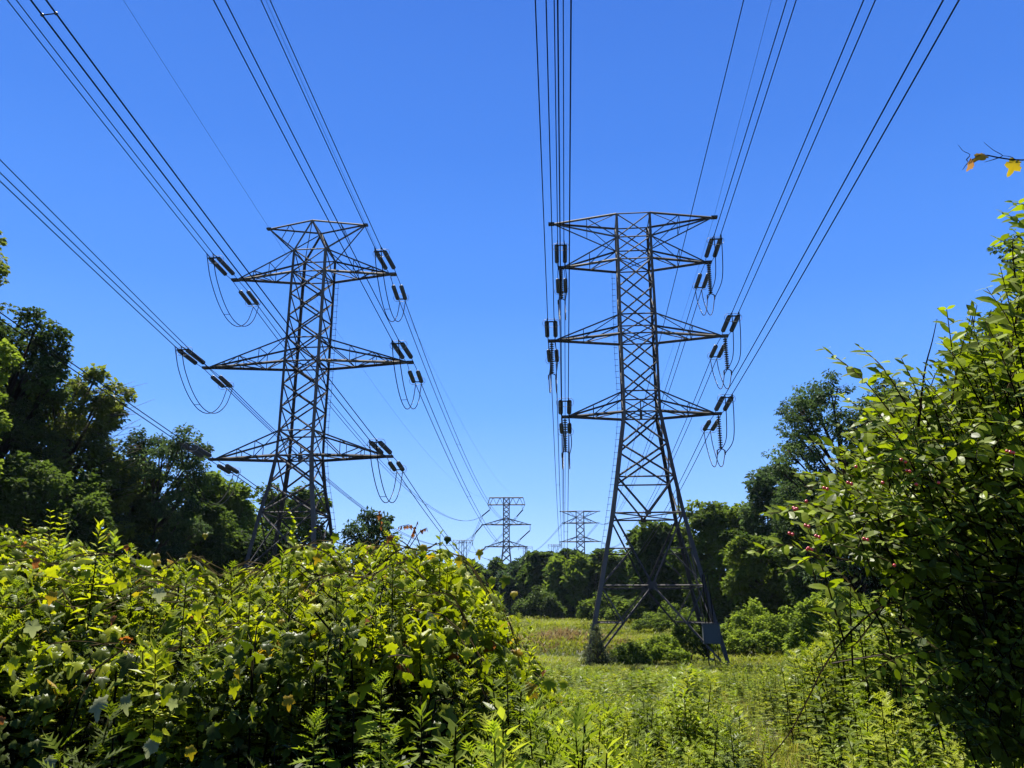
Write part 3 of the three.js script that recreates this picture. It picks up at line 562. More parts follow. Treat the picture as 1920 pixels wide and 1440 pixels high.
{ // creeper on the near left leg of the right pylon
  const r = rngOf(61), t = thing('creeper', 'tangled creeper climbing the left foot of the near right pylon', 'creeper', V(0, 0, 0)), c = new Cloud(), st = [];
  const A = right.t.localToWorld(right.between('H4', 'B', 0, 0)), B = right.t.localToWorld(right.corner('B', 0)), inn = right.t.localToWorld(right.corner('B', 3)); right.t.updateMatrixWorld();
  for (let i = 0; i < 60; i++) { const f = r(), p = A.clone().lerp(B, f).add(V((r() - .25) * .9 * (.3 + f), 0, (r() - .5) * 1.4)), q = B.clone().add(V((r() - .2) * 1.3, -.2, (r() - .5) * 2)); st.push(tube([q, q.clone().lerp(p, .5).add(V((r() - .5) * .3, .1, 0)), p], .016, .006, 4, 5)); }
  for (let i = 0; i < 230; i++) { const f = Math.sqrt(r()), p = A.clone().lerp(B, f).add(V((r() - .2) * 2.0 * (.2 + f * f), (r() - .5) * .5, (r() - .5) * 1.9)); c.add(p, leafPose(randDir(r), V(0, .6, 1)), .2 + .12 * r(), mixc([.03, .045, .02], [.07, .08, .03], r())); }
  mesh('stem', merged(st), M.twig, t); c.build('foliage', sprays[0], M.treeLeaf, t).userData.kind = 'stuff';
}

// ------------------------------------------------------------------ near vegetation
const G = { vine: [[.045, .075, .002], [.27, .34, .004]], weed: [[.045, .075, .003], [.3, .39, .012]], lime: [[.28, .35, .004], [.48, .52, .008]], gold: [[.42, .36, .01], [.46, .26, .01]], rust: [[.34, .12, .02], [.25, .1, .03]], pale: [[.19, .24, .07], [.33, .36, .2]] };
const leafTones = (c, n, mk = leafMat) => [...Array(n).keys()].map((k) => { const q = mixc(c[0], c[1], (k + .5) / n); return mk(q.r, q.g, q.b, .55, .2, .32); });
const vineLeaves = [0, 1, 2, 3, 4].map((k) => vineLeaf(300 + k, k === 4 ? .35 : 1)), ovals = [ovalLeaf(.54, .12, .16), ovalLeaf(.6, .22, .24), ovalLeaf(.5, .06, .06)];
// a tall narrow-leaved weed: stem with cut leaves getting smaller to a tuft at the tip; one metre tall
function weedGeo(seed, n, leaf, len, from = .12) {
  const r = rngOf(seed), L = [], bend = V((r() - .5) * .22, 0, (r() - .5) * .22), at1 = (t) => V(bend.x * t * t, t, bend.z * t * t);
  L.push(tube([at1(0), at1(.35), at1(.7), at1(.99)], .0075, .003, 4, 5));
  for (let i = 0; i < n; i++) {
    const t = from + (1 - from) * Math.pow(i / (n - 1), .85), a = i * 2.4 + r(), el = lerp(.15, 1.05, Math.pow(t, 4)) + (r() - .5) * .35, s = len * lerp(1, .5, t * t) * (.75 + .5 * r());
    const d = V(Math.cos(a) * Math.cos(el), Math.sin(el), Math.sin(a) * Math.cos(el));
    L.push(placeGeo(leaf, at1(t), leafPose(d, V(d.x * -.4, 1, d.z * -.4), (r() - .5) * .7), s));
  }
  return merged(L);
}
const cutLeaf = narrowLeaf(3, .42, .22), lanceLeaf = narrowLeaf(0, .62, .3), simpleCut = narrowLeaf(1, .6, .2);
const weedTall = [0, 1, 2].map((k) => weedGeo(800 + k, 34, cutLeaf, .17)), weedLance = [0, 1].map((k) => weedGeo(820 + k, 44, lanceLeaf, .15)), weedMid = [0, 1].map((k) => weedGeo(840 + k, 20, simpleCut, .3)), weedLeafy = weedGeo(860, 24, ovalLeaf(.5, .1, .25), .16);
function tuft(seed, n, len, w) {
  const r = rngOf(seed), P = [];
  for (let i = 0; i < n; i++) {
    const a = r() * 6.28, k = r() * .14, x = Math.cos(a) * k, z = Math.sin(a) * k, b = .15 + .5 * r(), dx = Math.cos(a) * b, dz = Math.sin(a) * b, h = len * (.6 + .5 * r()), px = -Math.sin(a) * w, pz = Math.cos(a) * w;
    const p0 = [x, 0, z], m = [x + dx * .35, h * .6, z + dz * .35], e = [x + dx, h * (.75 + .25 * r()), z + dz];
    put(P, [p0[0] - px, 0, p0[2] - pz], [p0[0] + px, 0, p0[2] + pz], [m[0] + px * .8, m[1], m[2] + pz * .8], [p0[0] - px, 0, p0[2] - pz], [m[0] + px * .8, m[1], m[2] + pz * .8], [m[0] - px * .8, m[1], m[2] - pz * .8], [m[0] - px * .8, m[1], m[2] - pz * .8], [m[0] + px * .8, m[1], m[2] + pz * .8], e);
  }
  return triGeo(P);
}
const grassTuft = tuft(900, 16, 1, .012), grassWide = tuft(901, 14, 1, .03);

// the thicket: how high its leafy top lies at a place
const crest = [[-9, 2.2], [-4.1, 2.06], [-3.6, 2.14], [-3.1, 2.02], [-2.6, 1.88], [-2.15, 1.76], [-1.92, 1.86], [-1.62, 2.1], [-1.2, 2.06], [-.85, 2.1], [-.6, 1.98], [-.35, 1.88], [-.17, 1.72], [-.04, 1.5], [.08, 1.2], [.2, .95], [.34, .65], [.5, 0]];
function thicketY(x, z) {
  const f = smooth(-4.5, -4.8, z) * .71 + .29 * smooth(-4.6, -6.4, z), back = 1 - smooth(-10, -12.5, z), xs = x * 6.2 / Math.max(3.5, Math.min(9, -z)) + .4 * smooth(-6.2, -4.5, z);
  return table(crest, xs) * f * back + (.26 * n3(x * 1.3, 3, z * 1.3) + .17 * n3(x * 3.1, 6, z * 3.1)) * f;
}
{
  const r = rngOf(2024), t = thing('vine_thicket', 'tangled thicket of lobed yellow-green vine leaves filling the left foreground', 'thicket', V(0, 0, 0));
  const stems = [], leaves = [], tall = [];
  // stems underneath
  for (let i = 0; i < 260; i++) { const x = lerp(-7.5, .3, r()), z = lerp(-4, -9, r()), h = thicketY(x, z); if (h < .6) continue; const p = V(x + (r() - .5) * .8, -.1, z + (r() - .5) * .6); stems.push(tube([p, V(lerp(p.x, x, .6) + (r() - .5) * .3, h * .55, lerp(p.z, z, .6)), V(x, h * .97, z)], .012, .004, 4, 5)); }
  // runners lying on the top
  for (let i = 0; i < 150; i++) { let x = lerp(-5, .1, r()), z = lerp(-4.4, -8, r()), a = r() * 6.28; const P = []; for (let k = 0; k < 7; k++) { P.push(V(x, thicketY(x, z) + .03 + .08 * r(), z)); x += Math.cos(a) * .16; z += Math.sin(a) * .16; a += (r() - .5) * .8; } stems.push(tube(P, .006, .0025, 4, 10)); }
  mesh('stem', merged(stems), M.stem, t).userData.kind = 'stuff';
  // leaves: thick over the top, thinning down the shaded front
  const surf = (x, z) => { const e = .1, nx = thicketY(x - e, z) - thicketY(x + e, z), nz = thicketY(x, z - e) - thicketY(x, z + e); return V(nx, 2 * e, nz).normalize(); };
  const clouds = vineLeaves.map(() => new Cloud());
  const one = (x, y, z, n, size, col, list) => {
    const a = r() * 6.28, d = V(Math.cos(a), -.25 - .5 * r(), Math.sin(a)).addScaledVector(n, -.1), nn = n.clone().multiplyScalar(.55).add(V((r() - .5) * 1.2, .75, (r() - .5) * 1.2 + .1));
    list.push({ p: V(x, y, z), q: leafPose(d, nn, (r() - .5) * .5), s: size, col, k: Math.floor(r() * 5) });
  };
  for (let i = 0; i < 20500; i++) {
    const zz = lerp(-3.8, -10.5, Math.pow(r(), 1.35)), x = lerp(-7.6, .75, Math.pow(r(), .82)), h = thicketY(x, zz); if (h < .35) continue;
    const n = surf(x, zz), patch = n3(x * .9 + 3, 11, zz * .9), below = Math.pow(r(), 2.2) * .55, y = h + .05 - below + (r() < .04 ? .12 * r() : 0);
    if (patch < -.3 && r() < .5) continue; if (y < 1.25 && zz > -5.1 && x < -.4 && r() < .8) continue;                          // more weeds than vine in places
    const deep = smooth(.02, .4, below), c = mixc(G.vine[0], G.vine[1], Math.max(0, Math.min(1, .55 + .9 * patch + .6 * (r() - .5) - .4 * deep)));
    const pick = r(); if (pick < .03) c.copy(mixc(G.gold[0], G.gold[1], r())); else if (pick < .04) c.copy(mixc(G.rust[0], G.rust[1], r())); else if (pick < .055) c.copy(mixc(G.pale[0], G.pale[1], r())); else if (pick < .36) c.copy(mixc(G.lime[0], G.lime[1], r()));
    one(x, y, zz, n, (.042 + .085 * Math.pow(r(), 2.4) + .025 * r()), c, leaves);
  }
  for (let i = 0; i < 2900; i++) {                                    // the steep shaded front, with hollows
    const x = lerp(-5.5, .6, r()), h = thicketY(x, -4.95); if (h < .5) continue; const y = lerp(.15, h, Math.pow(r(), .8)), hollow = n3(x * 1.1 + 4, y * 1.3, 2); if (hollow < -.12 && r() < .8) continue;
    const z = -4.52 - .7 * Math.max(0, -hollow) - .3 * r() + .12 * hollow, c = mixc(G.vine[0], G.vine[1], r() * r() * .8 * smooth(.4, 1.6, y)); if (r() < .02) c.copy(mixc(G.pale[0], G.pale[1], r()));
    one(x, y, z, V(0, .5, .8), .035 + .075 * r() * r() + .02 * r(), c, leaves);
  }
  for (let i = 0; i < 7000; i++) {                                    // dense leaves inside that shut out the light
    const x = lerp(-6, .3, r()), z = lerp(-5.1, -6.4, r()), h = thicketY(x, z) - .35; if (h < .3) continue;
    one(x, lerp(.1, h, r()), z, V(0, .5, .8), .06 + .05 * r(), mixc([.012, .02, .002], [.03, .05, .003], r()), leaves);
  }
  // big clear leaves standing proud: the ones the picture lets you tell apart
  const proud = [], ray = (px, py, d) => at(px, py, d);
  for (const [px, py, sz, kind, d] of [[130, 998, .12, 'lime', 5.6], [190, 1130, .13, 'vine', 4.9], [235, 1085, .11, 'lime', 5.2], [205, 1000, .08, 'gold', 5.6], [68, 1047, .08, 'rust', 5.3], [215, 1155, .07, 'rust', 4.9], [292, 1038, .1, 'gold', 5.6], [356, 1035, .085, 'gold', 5.6], [236, 1022, .06, 'rust', 5.6], [298, 1103, .12, 'pale', 5.1], [385, 1000, .07, 'gold', 5.8], [310, 1225, .13, 'vine', 4.5], [386, 1228, .1, 'lime', 4.6], [437, 1227, .07, 'pale', 4.6], [437, 1278, .12, 'lime', 4.3], [405, 1255, .1, 'lime', 4.4], [445, 1255, .1, 'gold', 4.4], [30, 1232, .12, 'lime', 4.4], [58, 1245, .1, 'vine', 4.3], [60, 1165, .13, 'pale', 4.7], [240, 1070, .12, 'lime', 5.3], [370, 1130, .13, 'lime', 5.0], [160, 1070, .11, 'lime', 5.3], [100, 1110, .1, 'gold', 5.0], [190, 1307, .15, 'pale', 4.2], [235, 1305, .12, 'pale', 4.2], [566, 1097, .12, 'gold', 5.4], [630, 1000, .1, 'vine', 6.0], [600, 1040, .1, 'gold', 5.7], [620, 1060, .1, 'lime', 5.7], [770, 1048, .1, 'lime', 5.7], [795, 1020, .1, 'gold', 5.9], [840, 1005, .1, 'vine', 6.0], [900, 1030, .1, 'gold', 6.0], [860, 1045, .1, 'gold', 5.9], [735, 1005, .08, 'rust', 6.0], [670, 1205, .12, 'lime', 4.7], [806, 1150, .12, 'pale', 5.2], [870, 1180, .12, 'vine', 5.2], [910, 1240, .11, 'lime', 4.9], [880, 1215, .11, 'lime', 5.0], [925, 1082, .1, 'lime', 5.8], [950, 1080, .12, 'vine', 5.8], [965, 1108, .1, 'gold', 5.8], [1030, 1270, .13, 'lime', 5.2], [1060, 1275, .1, 'lime', 5.2], [870, 1165, .08, 'gold', 5.2], [475, 1320, .11, 'lime', 4.0], [640, 1270, .1, 'lime', 4.4], [660, 1300, .1, 'lime', 4.3], [300, 1370, .1, 'lime', 3.9], [290, 1385, .12, 'pale', 3.9], [355, 1400, .08, 'gold', 3.9], [5, 1345, .06, 'rust', 3.9], [540, 1305, .09, 'gold', 4.1], [325, 1312, .08, 'pale', 4.1], [100, 1420, .1, 'pale', 3.8]]) {
    const c = G[kind]; proud.push({ p: ray(px, py, d), q: leafPose(V((r() - .5), -.5 - .5 * r(), (r() - .5) + .3), V((r() - .5) * .8, .8, .55)), s: sz * .72, col: mixc(c[0], c[1], r()), k: Math.floor(r() * 5) });
  }
  const size = (l) => l.s / Math.max(1, Math.hypot(l.p.x, l.p.y - EYE, l.p.z)) * (l.p.y > thicketY(l.p.x, l.p.z) - .06 ? 1 : .4);
  leaves.sort((a, b) => size(b) - size(a));
  const singles = proud.concat(leaves.slice(0, 300 - proud.length)), rest = leaves.slice(300 - proud.length);
  const cache = {};
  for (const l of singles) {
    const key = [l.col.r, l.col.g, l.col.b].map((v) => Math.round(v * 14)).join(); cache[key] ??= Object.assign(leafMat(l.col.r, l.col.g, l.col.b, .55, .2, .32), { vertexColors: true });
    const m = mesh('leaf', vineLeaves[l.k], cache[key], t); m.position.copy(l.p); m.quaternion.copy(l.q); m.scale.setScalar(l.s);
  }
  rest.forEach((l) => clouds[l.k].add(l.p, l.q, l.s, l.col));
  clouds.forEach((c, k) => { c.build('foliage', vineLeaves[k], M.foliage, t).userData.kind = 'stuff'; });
}
{ // weeds growing up through the thicket
  const r = rngOf(31), a = new Cloud(), b = new Cloud(), d = new Cloud();
  for (let i = 0; i < 1150; i++) {
    const z = lerp(-4.7, -9.5, Math.pow(r(), 1.3)), x = lerp(-7, .7, r()), h = thicketY(x, z); if (h < .5 && z < -4.2) continue;
    const patch = n3(x * .9 + 3, 11, z * .9); if (patch > .1 && r() < .6) continue;
    const s = .75 + .4 * r(), top = h + .26 * r() * r() - .04, q = qa.setFromEuler(new THREE.Euler((r() - .5) * .35, r() * 6.28, (r() - .5) * .35)).clone(), c = mixc(G.weed[0], G.weed[1], Math.max(0, Math.min(1, .5 + (r() - .5) * .9)));
    if (r() < .3) c.copy(mixc(G.lime[0], G.lime[1], r()));
    (r() < .45 ? a : r() < .75 ? b : d).add(V(x, top - s, z), q, V(s * 1.0, s, s * 1.0), c);
  }
  const o = new THREE.Group(); o.name = 'thicket_weeds'; scene.add(o); tag(o, 'upright narrow-leaved weeds growing up through the vine thicket', 'weeds', null, 'stuff');
  a.build('foliage', weedTall[0], M.plain, o); b.build('foliage', weedLance[0], M.plain, o); d.build('foliage', weedTall[1], M.plain, o);
}
// tall weeds that stand out singly from the thicket: [px of the tip, py of the tip, metres, kind]
[[543, 1052, 5.2, 0, 'weed'], [737, 1058, 5.2, 0, 'weed'], [188, 985, 5.4, 1, 'lime'], [825, 1003, 5.8, 2, 'weed'], [470, 1100, 5.0, 0, 'lime'], [700, 1125, 4.9, 1, 'weed'], [350, 1085, 5.1, 1, 'weed'], [640, 1140, 4.8, 0, 'weed'], [590, 1350, 3.6, 0, 'weed'], [715, 1280, 4.0, 0, 'weed'], [790, 1335, 3.9, 1, 'weed'], [950, 1245, 4.7, 0, 'weed']].forEach(([px, py, d, k, kind], i) => {
  const p = at(px, py, d), r = rngOf(1200 + i), H = p.y, t = thing('tall_weed', ['tall narrow-leaved weed rising above the thicket below the left pylon', 'dark pointed weed rising above the middle of the thicket', 'pale-tipped weed standing above the left part of the thicket', 'dark-tipped weed on the skyline left of the distant boxed pylon', 'yellow-green weed in the thicket directly below the left pylon foot', 'weed at the upper edge of the dark hollow in the thicket', 'weed among the vine leaves left of the left pylon foot', 'weed hanging over the dark hollow in the thicket', 'shaded feathery weed at the bottom of the picture below the thicket', 'feathery grey-green weed beside the dark hollow, near the picture bottom', 'feathery weed in the sun right of the dark hollow', 'slender weed at the right end of the thicket'][i], 'weed', V(p.x, groundY(p.x, d * -1), -d));
  const top = p.y - t.position.y, c = mixc(G[kind][0], G[kind][1], r()), mt = leafMat(c.r, c.g, c.b, .55, .2, .32);
  mesh('stem', tube([V(0, 0, 0), V(.02, top * .5, .01), V(0, top, 0)], .009, .003, 5, 8), M.greenStem, t);
  const L = k === 2 ? ovals[1] : k === 1 ? lanceLeaf : cutLeaf, n = k === 2 ? 22 : 60;
  for (let j = 0; j < n; j++) {
    const f = 1 - .5 * Math.pow(j / n, 1.1), a = j * 2.4 + r(), el = lerp(.1, 1.15, smooth(.86, 1, f)) + (r() - .5) * .4, dir = V(Math.cos(a) * Math.cos(el), Math.sin(el), Math.sin(a) * Math.cos(el));
    const m = mesh('leaf', L, mt, t); m.position.set(0, top * f, 0); m.quaternion.copy(leafPose(dir, V(-dir.x * .4, 1, -dir.z * .4), (r() - .5) * .6)); m.scale.setScalar((k === 2 ? .075 : .115) * lerp(1, .6, smooth(.8, 1, f)) * (.8 + .4 * r()));
  }
});
function leafyTwig(parent, mats, P, leaf, len, step, r, sr = .004, first = .1) {      // a twig with leaves in pairs, each leaf a mesh
  mesh('twig', tube(P, sr, sr * .4, 5, 12), M.greenStem, parent);
  const c = new THREE.CatmullRomCurve3(P, false, 'centripetal'), Lc = c.getLength(), n = Math.floor(Lc * (1 - first) / step);
  for (let i = 0; i <= n; i++) {
    const u = Math.min(1, first + (1 - first) * i / n), p = c.getPointAt(u), tg = c.getTangentAt(u), sd = tg.clone().cross(up).normalize();
    for (const s of [-1, 1]) { const dir = sd.clone().multiplyScalar(s * (.8 + .3 * r())).addScaledVector(tg, .75).add(V(0, (r() - .3) * .5, 0)), m = mesh('leaf', leaf[Math.floor(r() * leaf.length)], mats[Math.floor(r() * mats.length)], parent); m.position.copy(p); m.quaternion.copy(leafPose(dir, V((r() - .5) * .7, 1, (r() - .5) * .7))); m.scale.setScalar(len * lerp(1, .55, Math.pow(i / Math.max(1, n), 2)) * (.75 + .5 * r())); }
  }
}
{ // light green sapling with paired leaves behind the left of the thicket
  const r = rngOf(41), t = thing('sapling', 'pale sapling with small paired leaves rising behind the left part of the thicket', 'sapling', at(75, 1330, 6.4).setY(.2)), mats = leafTones(G.lime, 3), o = t.position;
  for (const [px, py] of [[50, 975], [95, 960], [118, 965], [70, 995], [110, 985], [20, 1000], [85, 1010]]) { const e = at(px, py, 6.3 + r() * .4).sub(o), b = at(px + (85 - px) * .5, py + 90, 6.5).sub(o); leafyTwig(t, mats, [b, b.clone().lerp(e, .5).add(V(0, .03, 0)), e], [ovals[1]], .065, .045, r, .005); mesh('stem', tube([V(0, 0, 0), b.clone().multiplyScalar(.6), b], .012, .005, 5, 6), M.stem, t); }
}
{ // thin yellow-leaved vine shoot rising out of the middle of the thicket
  const r = rngOf(43), t = thing('vine_shoot', 'upright shoot with small pale leaves in front of the left pylon legs', 'vine', at(560, 1040, 6.3)), mats = leafTones(G.lime, 3), o = t.position;
  leafyTwig(t, mats, [V(0, 0, 0), at(548, 1010, 6.3).sub(o), at(552, 980, 6.3).sub(o), at(540, 955, 6.3).sub(o)], [ovals[1]], .06, .04, r, .005, .0);
  leafyTwig(t, mats, [at(556, 1030, 6.3).sub(o), at(575, 1005, 6.35).sub(o), at(590, 990, 6.35).sub(o)], [ovals[1]], .05, .045, r, .004, .1);
}
{ // dry reddish vine tips against the sky
  const r = rngOf(44), t = thing('dry_vine', 'dry reddish vine tips sticking up against the sky, right of the sapling tree', 'vine', at(770, 1030, 6)), o = t.position, mt = leafTones(G.rust, 2), tw = [];
  for (const [a, b, c] of [[[760, 1030], [775, 1000], [783, 978]], [[765, 1030], [790, 995], [800, 990]], [[740, 1025], [715, 985], [712, 958]], [[790, 1030], [770, 985], [748, 988]]]) { const P = [a, b, c].map(([x, y]) => at(x, y, 6).sub(o)); mesh('twig', tube(P, .004, .002, 4, 8), M.twig, t); for (let i = 0; i < 5; i++) { const p = P[1].clone().lerp(P[2], i / 4), m = mesh('leaf', vineLeaves[i], mt[i % 2], t); m.position.copy(p); m.scale.setScalar(.022 + .018 * r()); m.quaternion.copy(leafPose(V(r() - .5, -1, r() - .5), randDir(r))); } }
}
{ // weeds of the corridor: thick near the viewer, thinner and shorter towards the pylon
  const r = rngOf(55), tall = [new Cloud(), new Cloud(), new Cloud()], lance = new Cloud(), mid = [new Cloud(), new Cloud()], leafy = new Cloud(), grass = new Cloud(), wide = new Cloud(), dry = new Cloud();
  const inThicket = (x, z) => z < -4.4 && thicketY(x, z) > .75, trail = (x, z) => Math.exp(-Math.pow((x - (.35 + .29 * -z)) / (.5 + .03 * -z), 2));
  const yaw = () => new THREE.Quaternion().setFromEuler(new THREE.Euler((r() - .5) * .3, r() * 6.28, (r() - .5) * .3));
  for (let i = 0; i < 6200; i++) {
    const z = -3 - 10 * Math.pow(r(), .8), x = lerp(-.85, 1.0, r()) * -z, inT = inThicket(x, z); if (inT) continue; const tr = trail(x, z), patch = n3(x * .7, 21, z * .7);
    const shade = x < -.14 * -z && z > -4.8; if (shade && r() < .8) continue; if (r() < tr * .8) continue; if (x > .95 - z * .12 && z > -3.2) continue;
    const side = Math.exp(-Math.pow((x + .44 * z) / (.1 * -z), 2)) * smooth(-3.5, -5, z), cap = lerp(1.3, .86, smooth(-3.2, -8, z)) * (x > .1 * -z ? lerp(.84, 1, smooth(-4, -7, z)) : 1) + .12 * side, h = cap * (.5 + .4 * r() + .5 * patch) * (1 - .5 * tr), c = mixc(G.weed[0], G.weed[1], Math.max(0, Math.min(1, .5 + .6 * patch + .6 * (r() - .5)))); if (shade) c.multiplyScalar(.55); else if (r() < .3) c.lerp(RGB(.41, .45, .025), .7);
    c.multiplyScalar(.85 + .55 * r()); const k = r(), w = Math.max(.8, .95 / Math.max(.4, h)) ** .5;
    (k < .62 ? tall[Math.floor(r() * 3)] : k < .86 || z > -5.5 ? lance : leafy).add(V(x, groundY(x, z) - .02, z), yaw(), V(h * w, h, h * w), c);
  }
  for (let i = 0; i < 13000; i++) {
    const z = -10 - 45 * Math.pow(r(), .85), x = lerp(-.85, .95, r()) * -z; if (inThicket(x, z)) continue; const tr = trail(x, z), patch = n3(x * .22, 22, z * .22), h = lerp(.78, .34, smooth(-9, -38, z)) * (.4 + .6 * r() + .9 * patch + .5 * n3(x * .9, 27, z * .9)) * (1 - .35 * tr); if (h < .1) continue;
    const c = mixc(G.weed[0], G.weed[1], Math.max(0, Math.min(1, .55 + .7 * patch + .5 * (r() - .5)))); if (r() < .3 + .4 * tr) c.lerp(RGB(.33, .33, .02), .6);
    mid[i % 2].add(V(x, groundY(x, z) - .02, z), yaw(), V(.25 + h * 1.2, h, .25 + h * 1.2), c);
  }
  for (let i = 0; i < 9000; i++) {                                   // fine grass: the trail and between the weeds
    const z = -3 - 40 * Math.pow(r(), 1.1), x = lerp(-.8, .95, r()) * -z; if (inThicket(x, z)) continue; const tr = trail(x, z); if (r() > .2 + tr) continue;
    const h = lerp(.62, .34, smooth(-5, -30, z)) * (.6 + .6 * r()) * (1 - .15 * tr);
    (r() < .2 ? dry : grass).add(V(x, groundY(x, z) - .02, z), yaw(), V(h * .8, h, h * .8), r() < .3 ? mixc([.32, .27, .06], [.46, .39, .1], r()) : mixc([.14, .17, .012], [.34, .36, .025], r()));
  }
  for (let i = 0; i < 52000; i++) {                                   // open meadow round and beyond the pylons
    const z = -42 - 130 * Math.pow(r(), 1.2), x = lerp(-.75, .8, r()) * -z, patch = n3(x * .09, 25, z * .09), h = (.28 + .3 * r() + .35 * patch) * lerp(1, 1.5, smooth(-50, -160, z)); if (h < .1) continue;
    const brown = Math.exp(-Math.pow((x - 4.4) / 3.4, 2) - Math.pow((z + 72) / 4, 2)), c = mixc([.07, .1, .006], [.29, .33, .012], Math.max(0, Math.min(1, .5 + .8 * patch + .5 * (r() - .5)))); if (r() < brown * 1.1) c.copy(mixc([.19, .13, .05], [.27, .19, .07], r())); else if (r() < .15) c.lerp(RGB(.28, .23, .05), .6);
    wide.add(V(x, groundY(x, z) - .03, z), yaw(), V(h * 2.1, h * (1 + brown * 1.3), h * 2.1), c);
  }
  // stands of taller weeds
  for (const [px, d, rad, h, n] of [[1275, 8.4, .75, 1.12, 60], [1120, 7.2, .5, 1.0, 36], [1010, 6.2, .5, 1.2, 46], [930, 5.2, .45, 1.25, 40], [1190, 11, .9, .85, 60], [1060, 13, 1.2, .8, 70], [1330, 6.5, .4, .98, 26], [1080, 5.0, .4, 1.0, 30], [1650, 7.5, .8, 1.15, 40], [1640, 10, 1, 1.2, 50], [1660, 6, .5, 1.1, 24], [1240, 20, 1.6, .5, 80], [1460, 24, 2.4, .75, 120], [1000, 22, 2, .8, 100], [850, 4.3, .5, 1.22, 36], [700, 3.9, .45, 1.22, 22], [1630, 9, .8, 1.95, 55], [1590, 11, .9, 1.7, 60], [1540, 15, 1.3, 1.3, 90], [1380, 19, 2, .85, 110], [1150, 28, 2.2, .6, 100], [1290, 34, 3, .6, 120]]) {
    const C = at(px, 1200, d);
    for (let i = 0; i < n; i++) { const a = r() * 6.28, k = Math.sqrt(r()), x = C.x + Math.cos(a) * k * rad, z = C.z + Math.sin(a) * k * rad, H = h * (1 - .45 * k * k) * (.75 + .35 * r()); if (inThicket(x, z)) continue; const c = mixc(G.weed[0], G.weed[1], Math.min(1, .2 + .7 * r())); if (r() < .3) c.lerp(RGB(.41, .45, .025), .7); (r() < .7 ? tall[i % 3] : lance).add(V(x, groundY(x, z) - .02, z), yaw(), V(.2 + H, H, .2 + H), c); }
  }
  const o = new THREE.Group(); o.name = 'weeds'; scene.add(o); tag(o, 'dense sunlit weeds and grass covering the power line corridor', 'weeds', null, 'stuff');
  const b = (c, n, g) => c.build(n, g, M.plain, o);
  tall.forEach((c, k) => b(c, 'foliage', weedTall[k])); b(lance, 'foliage', weedLance[1]); mid.forEach((c, k) => b(c, 'foliage', weedMid[k])); b(leafy, 'foliage', weedLeafy); b(grass, 'grass', grassTuft); b(dry, 'grass', tuft(905, 9, 1.25, .008)); b(wide, 'grass', grassWide);
}
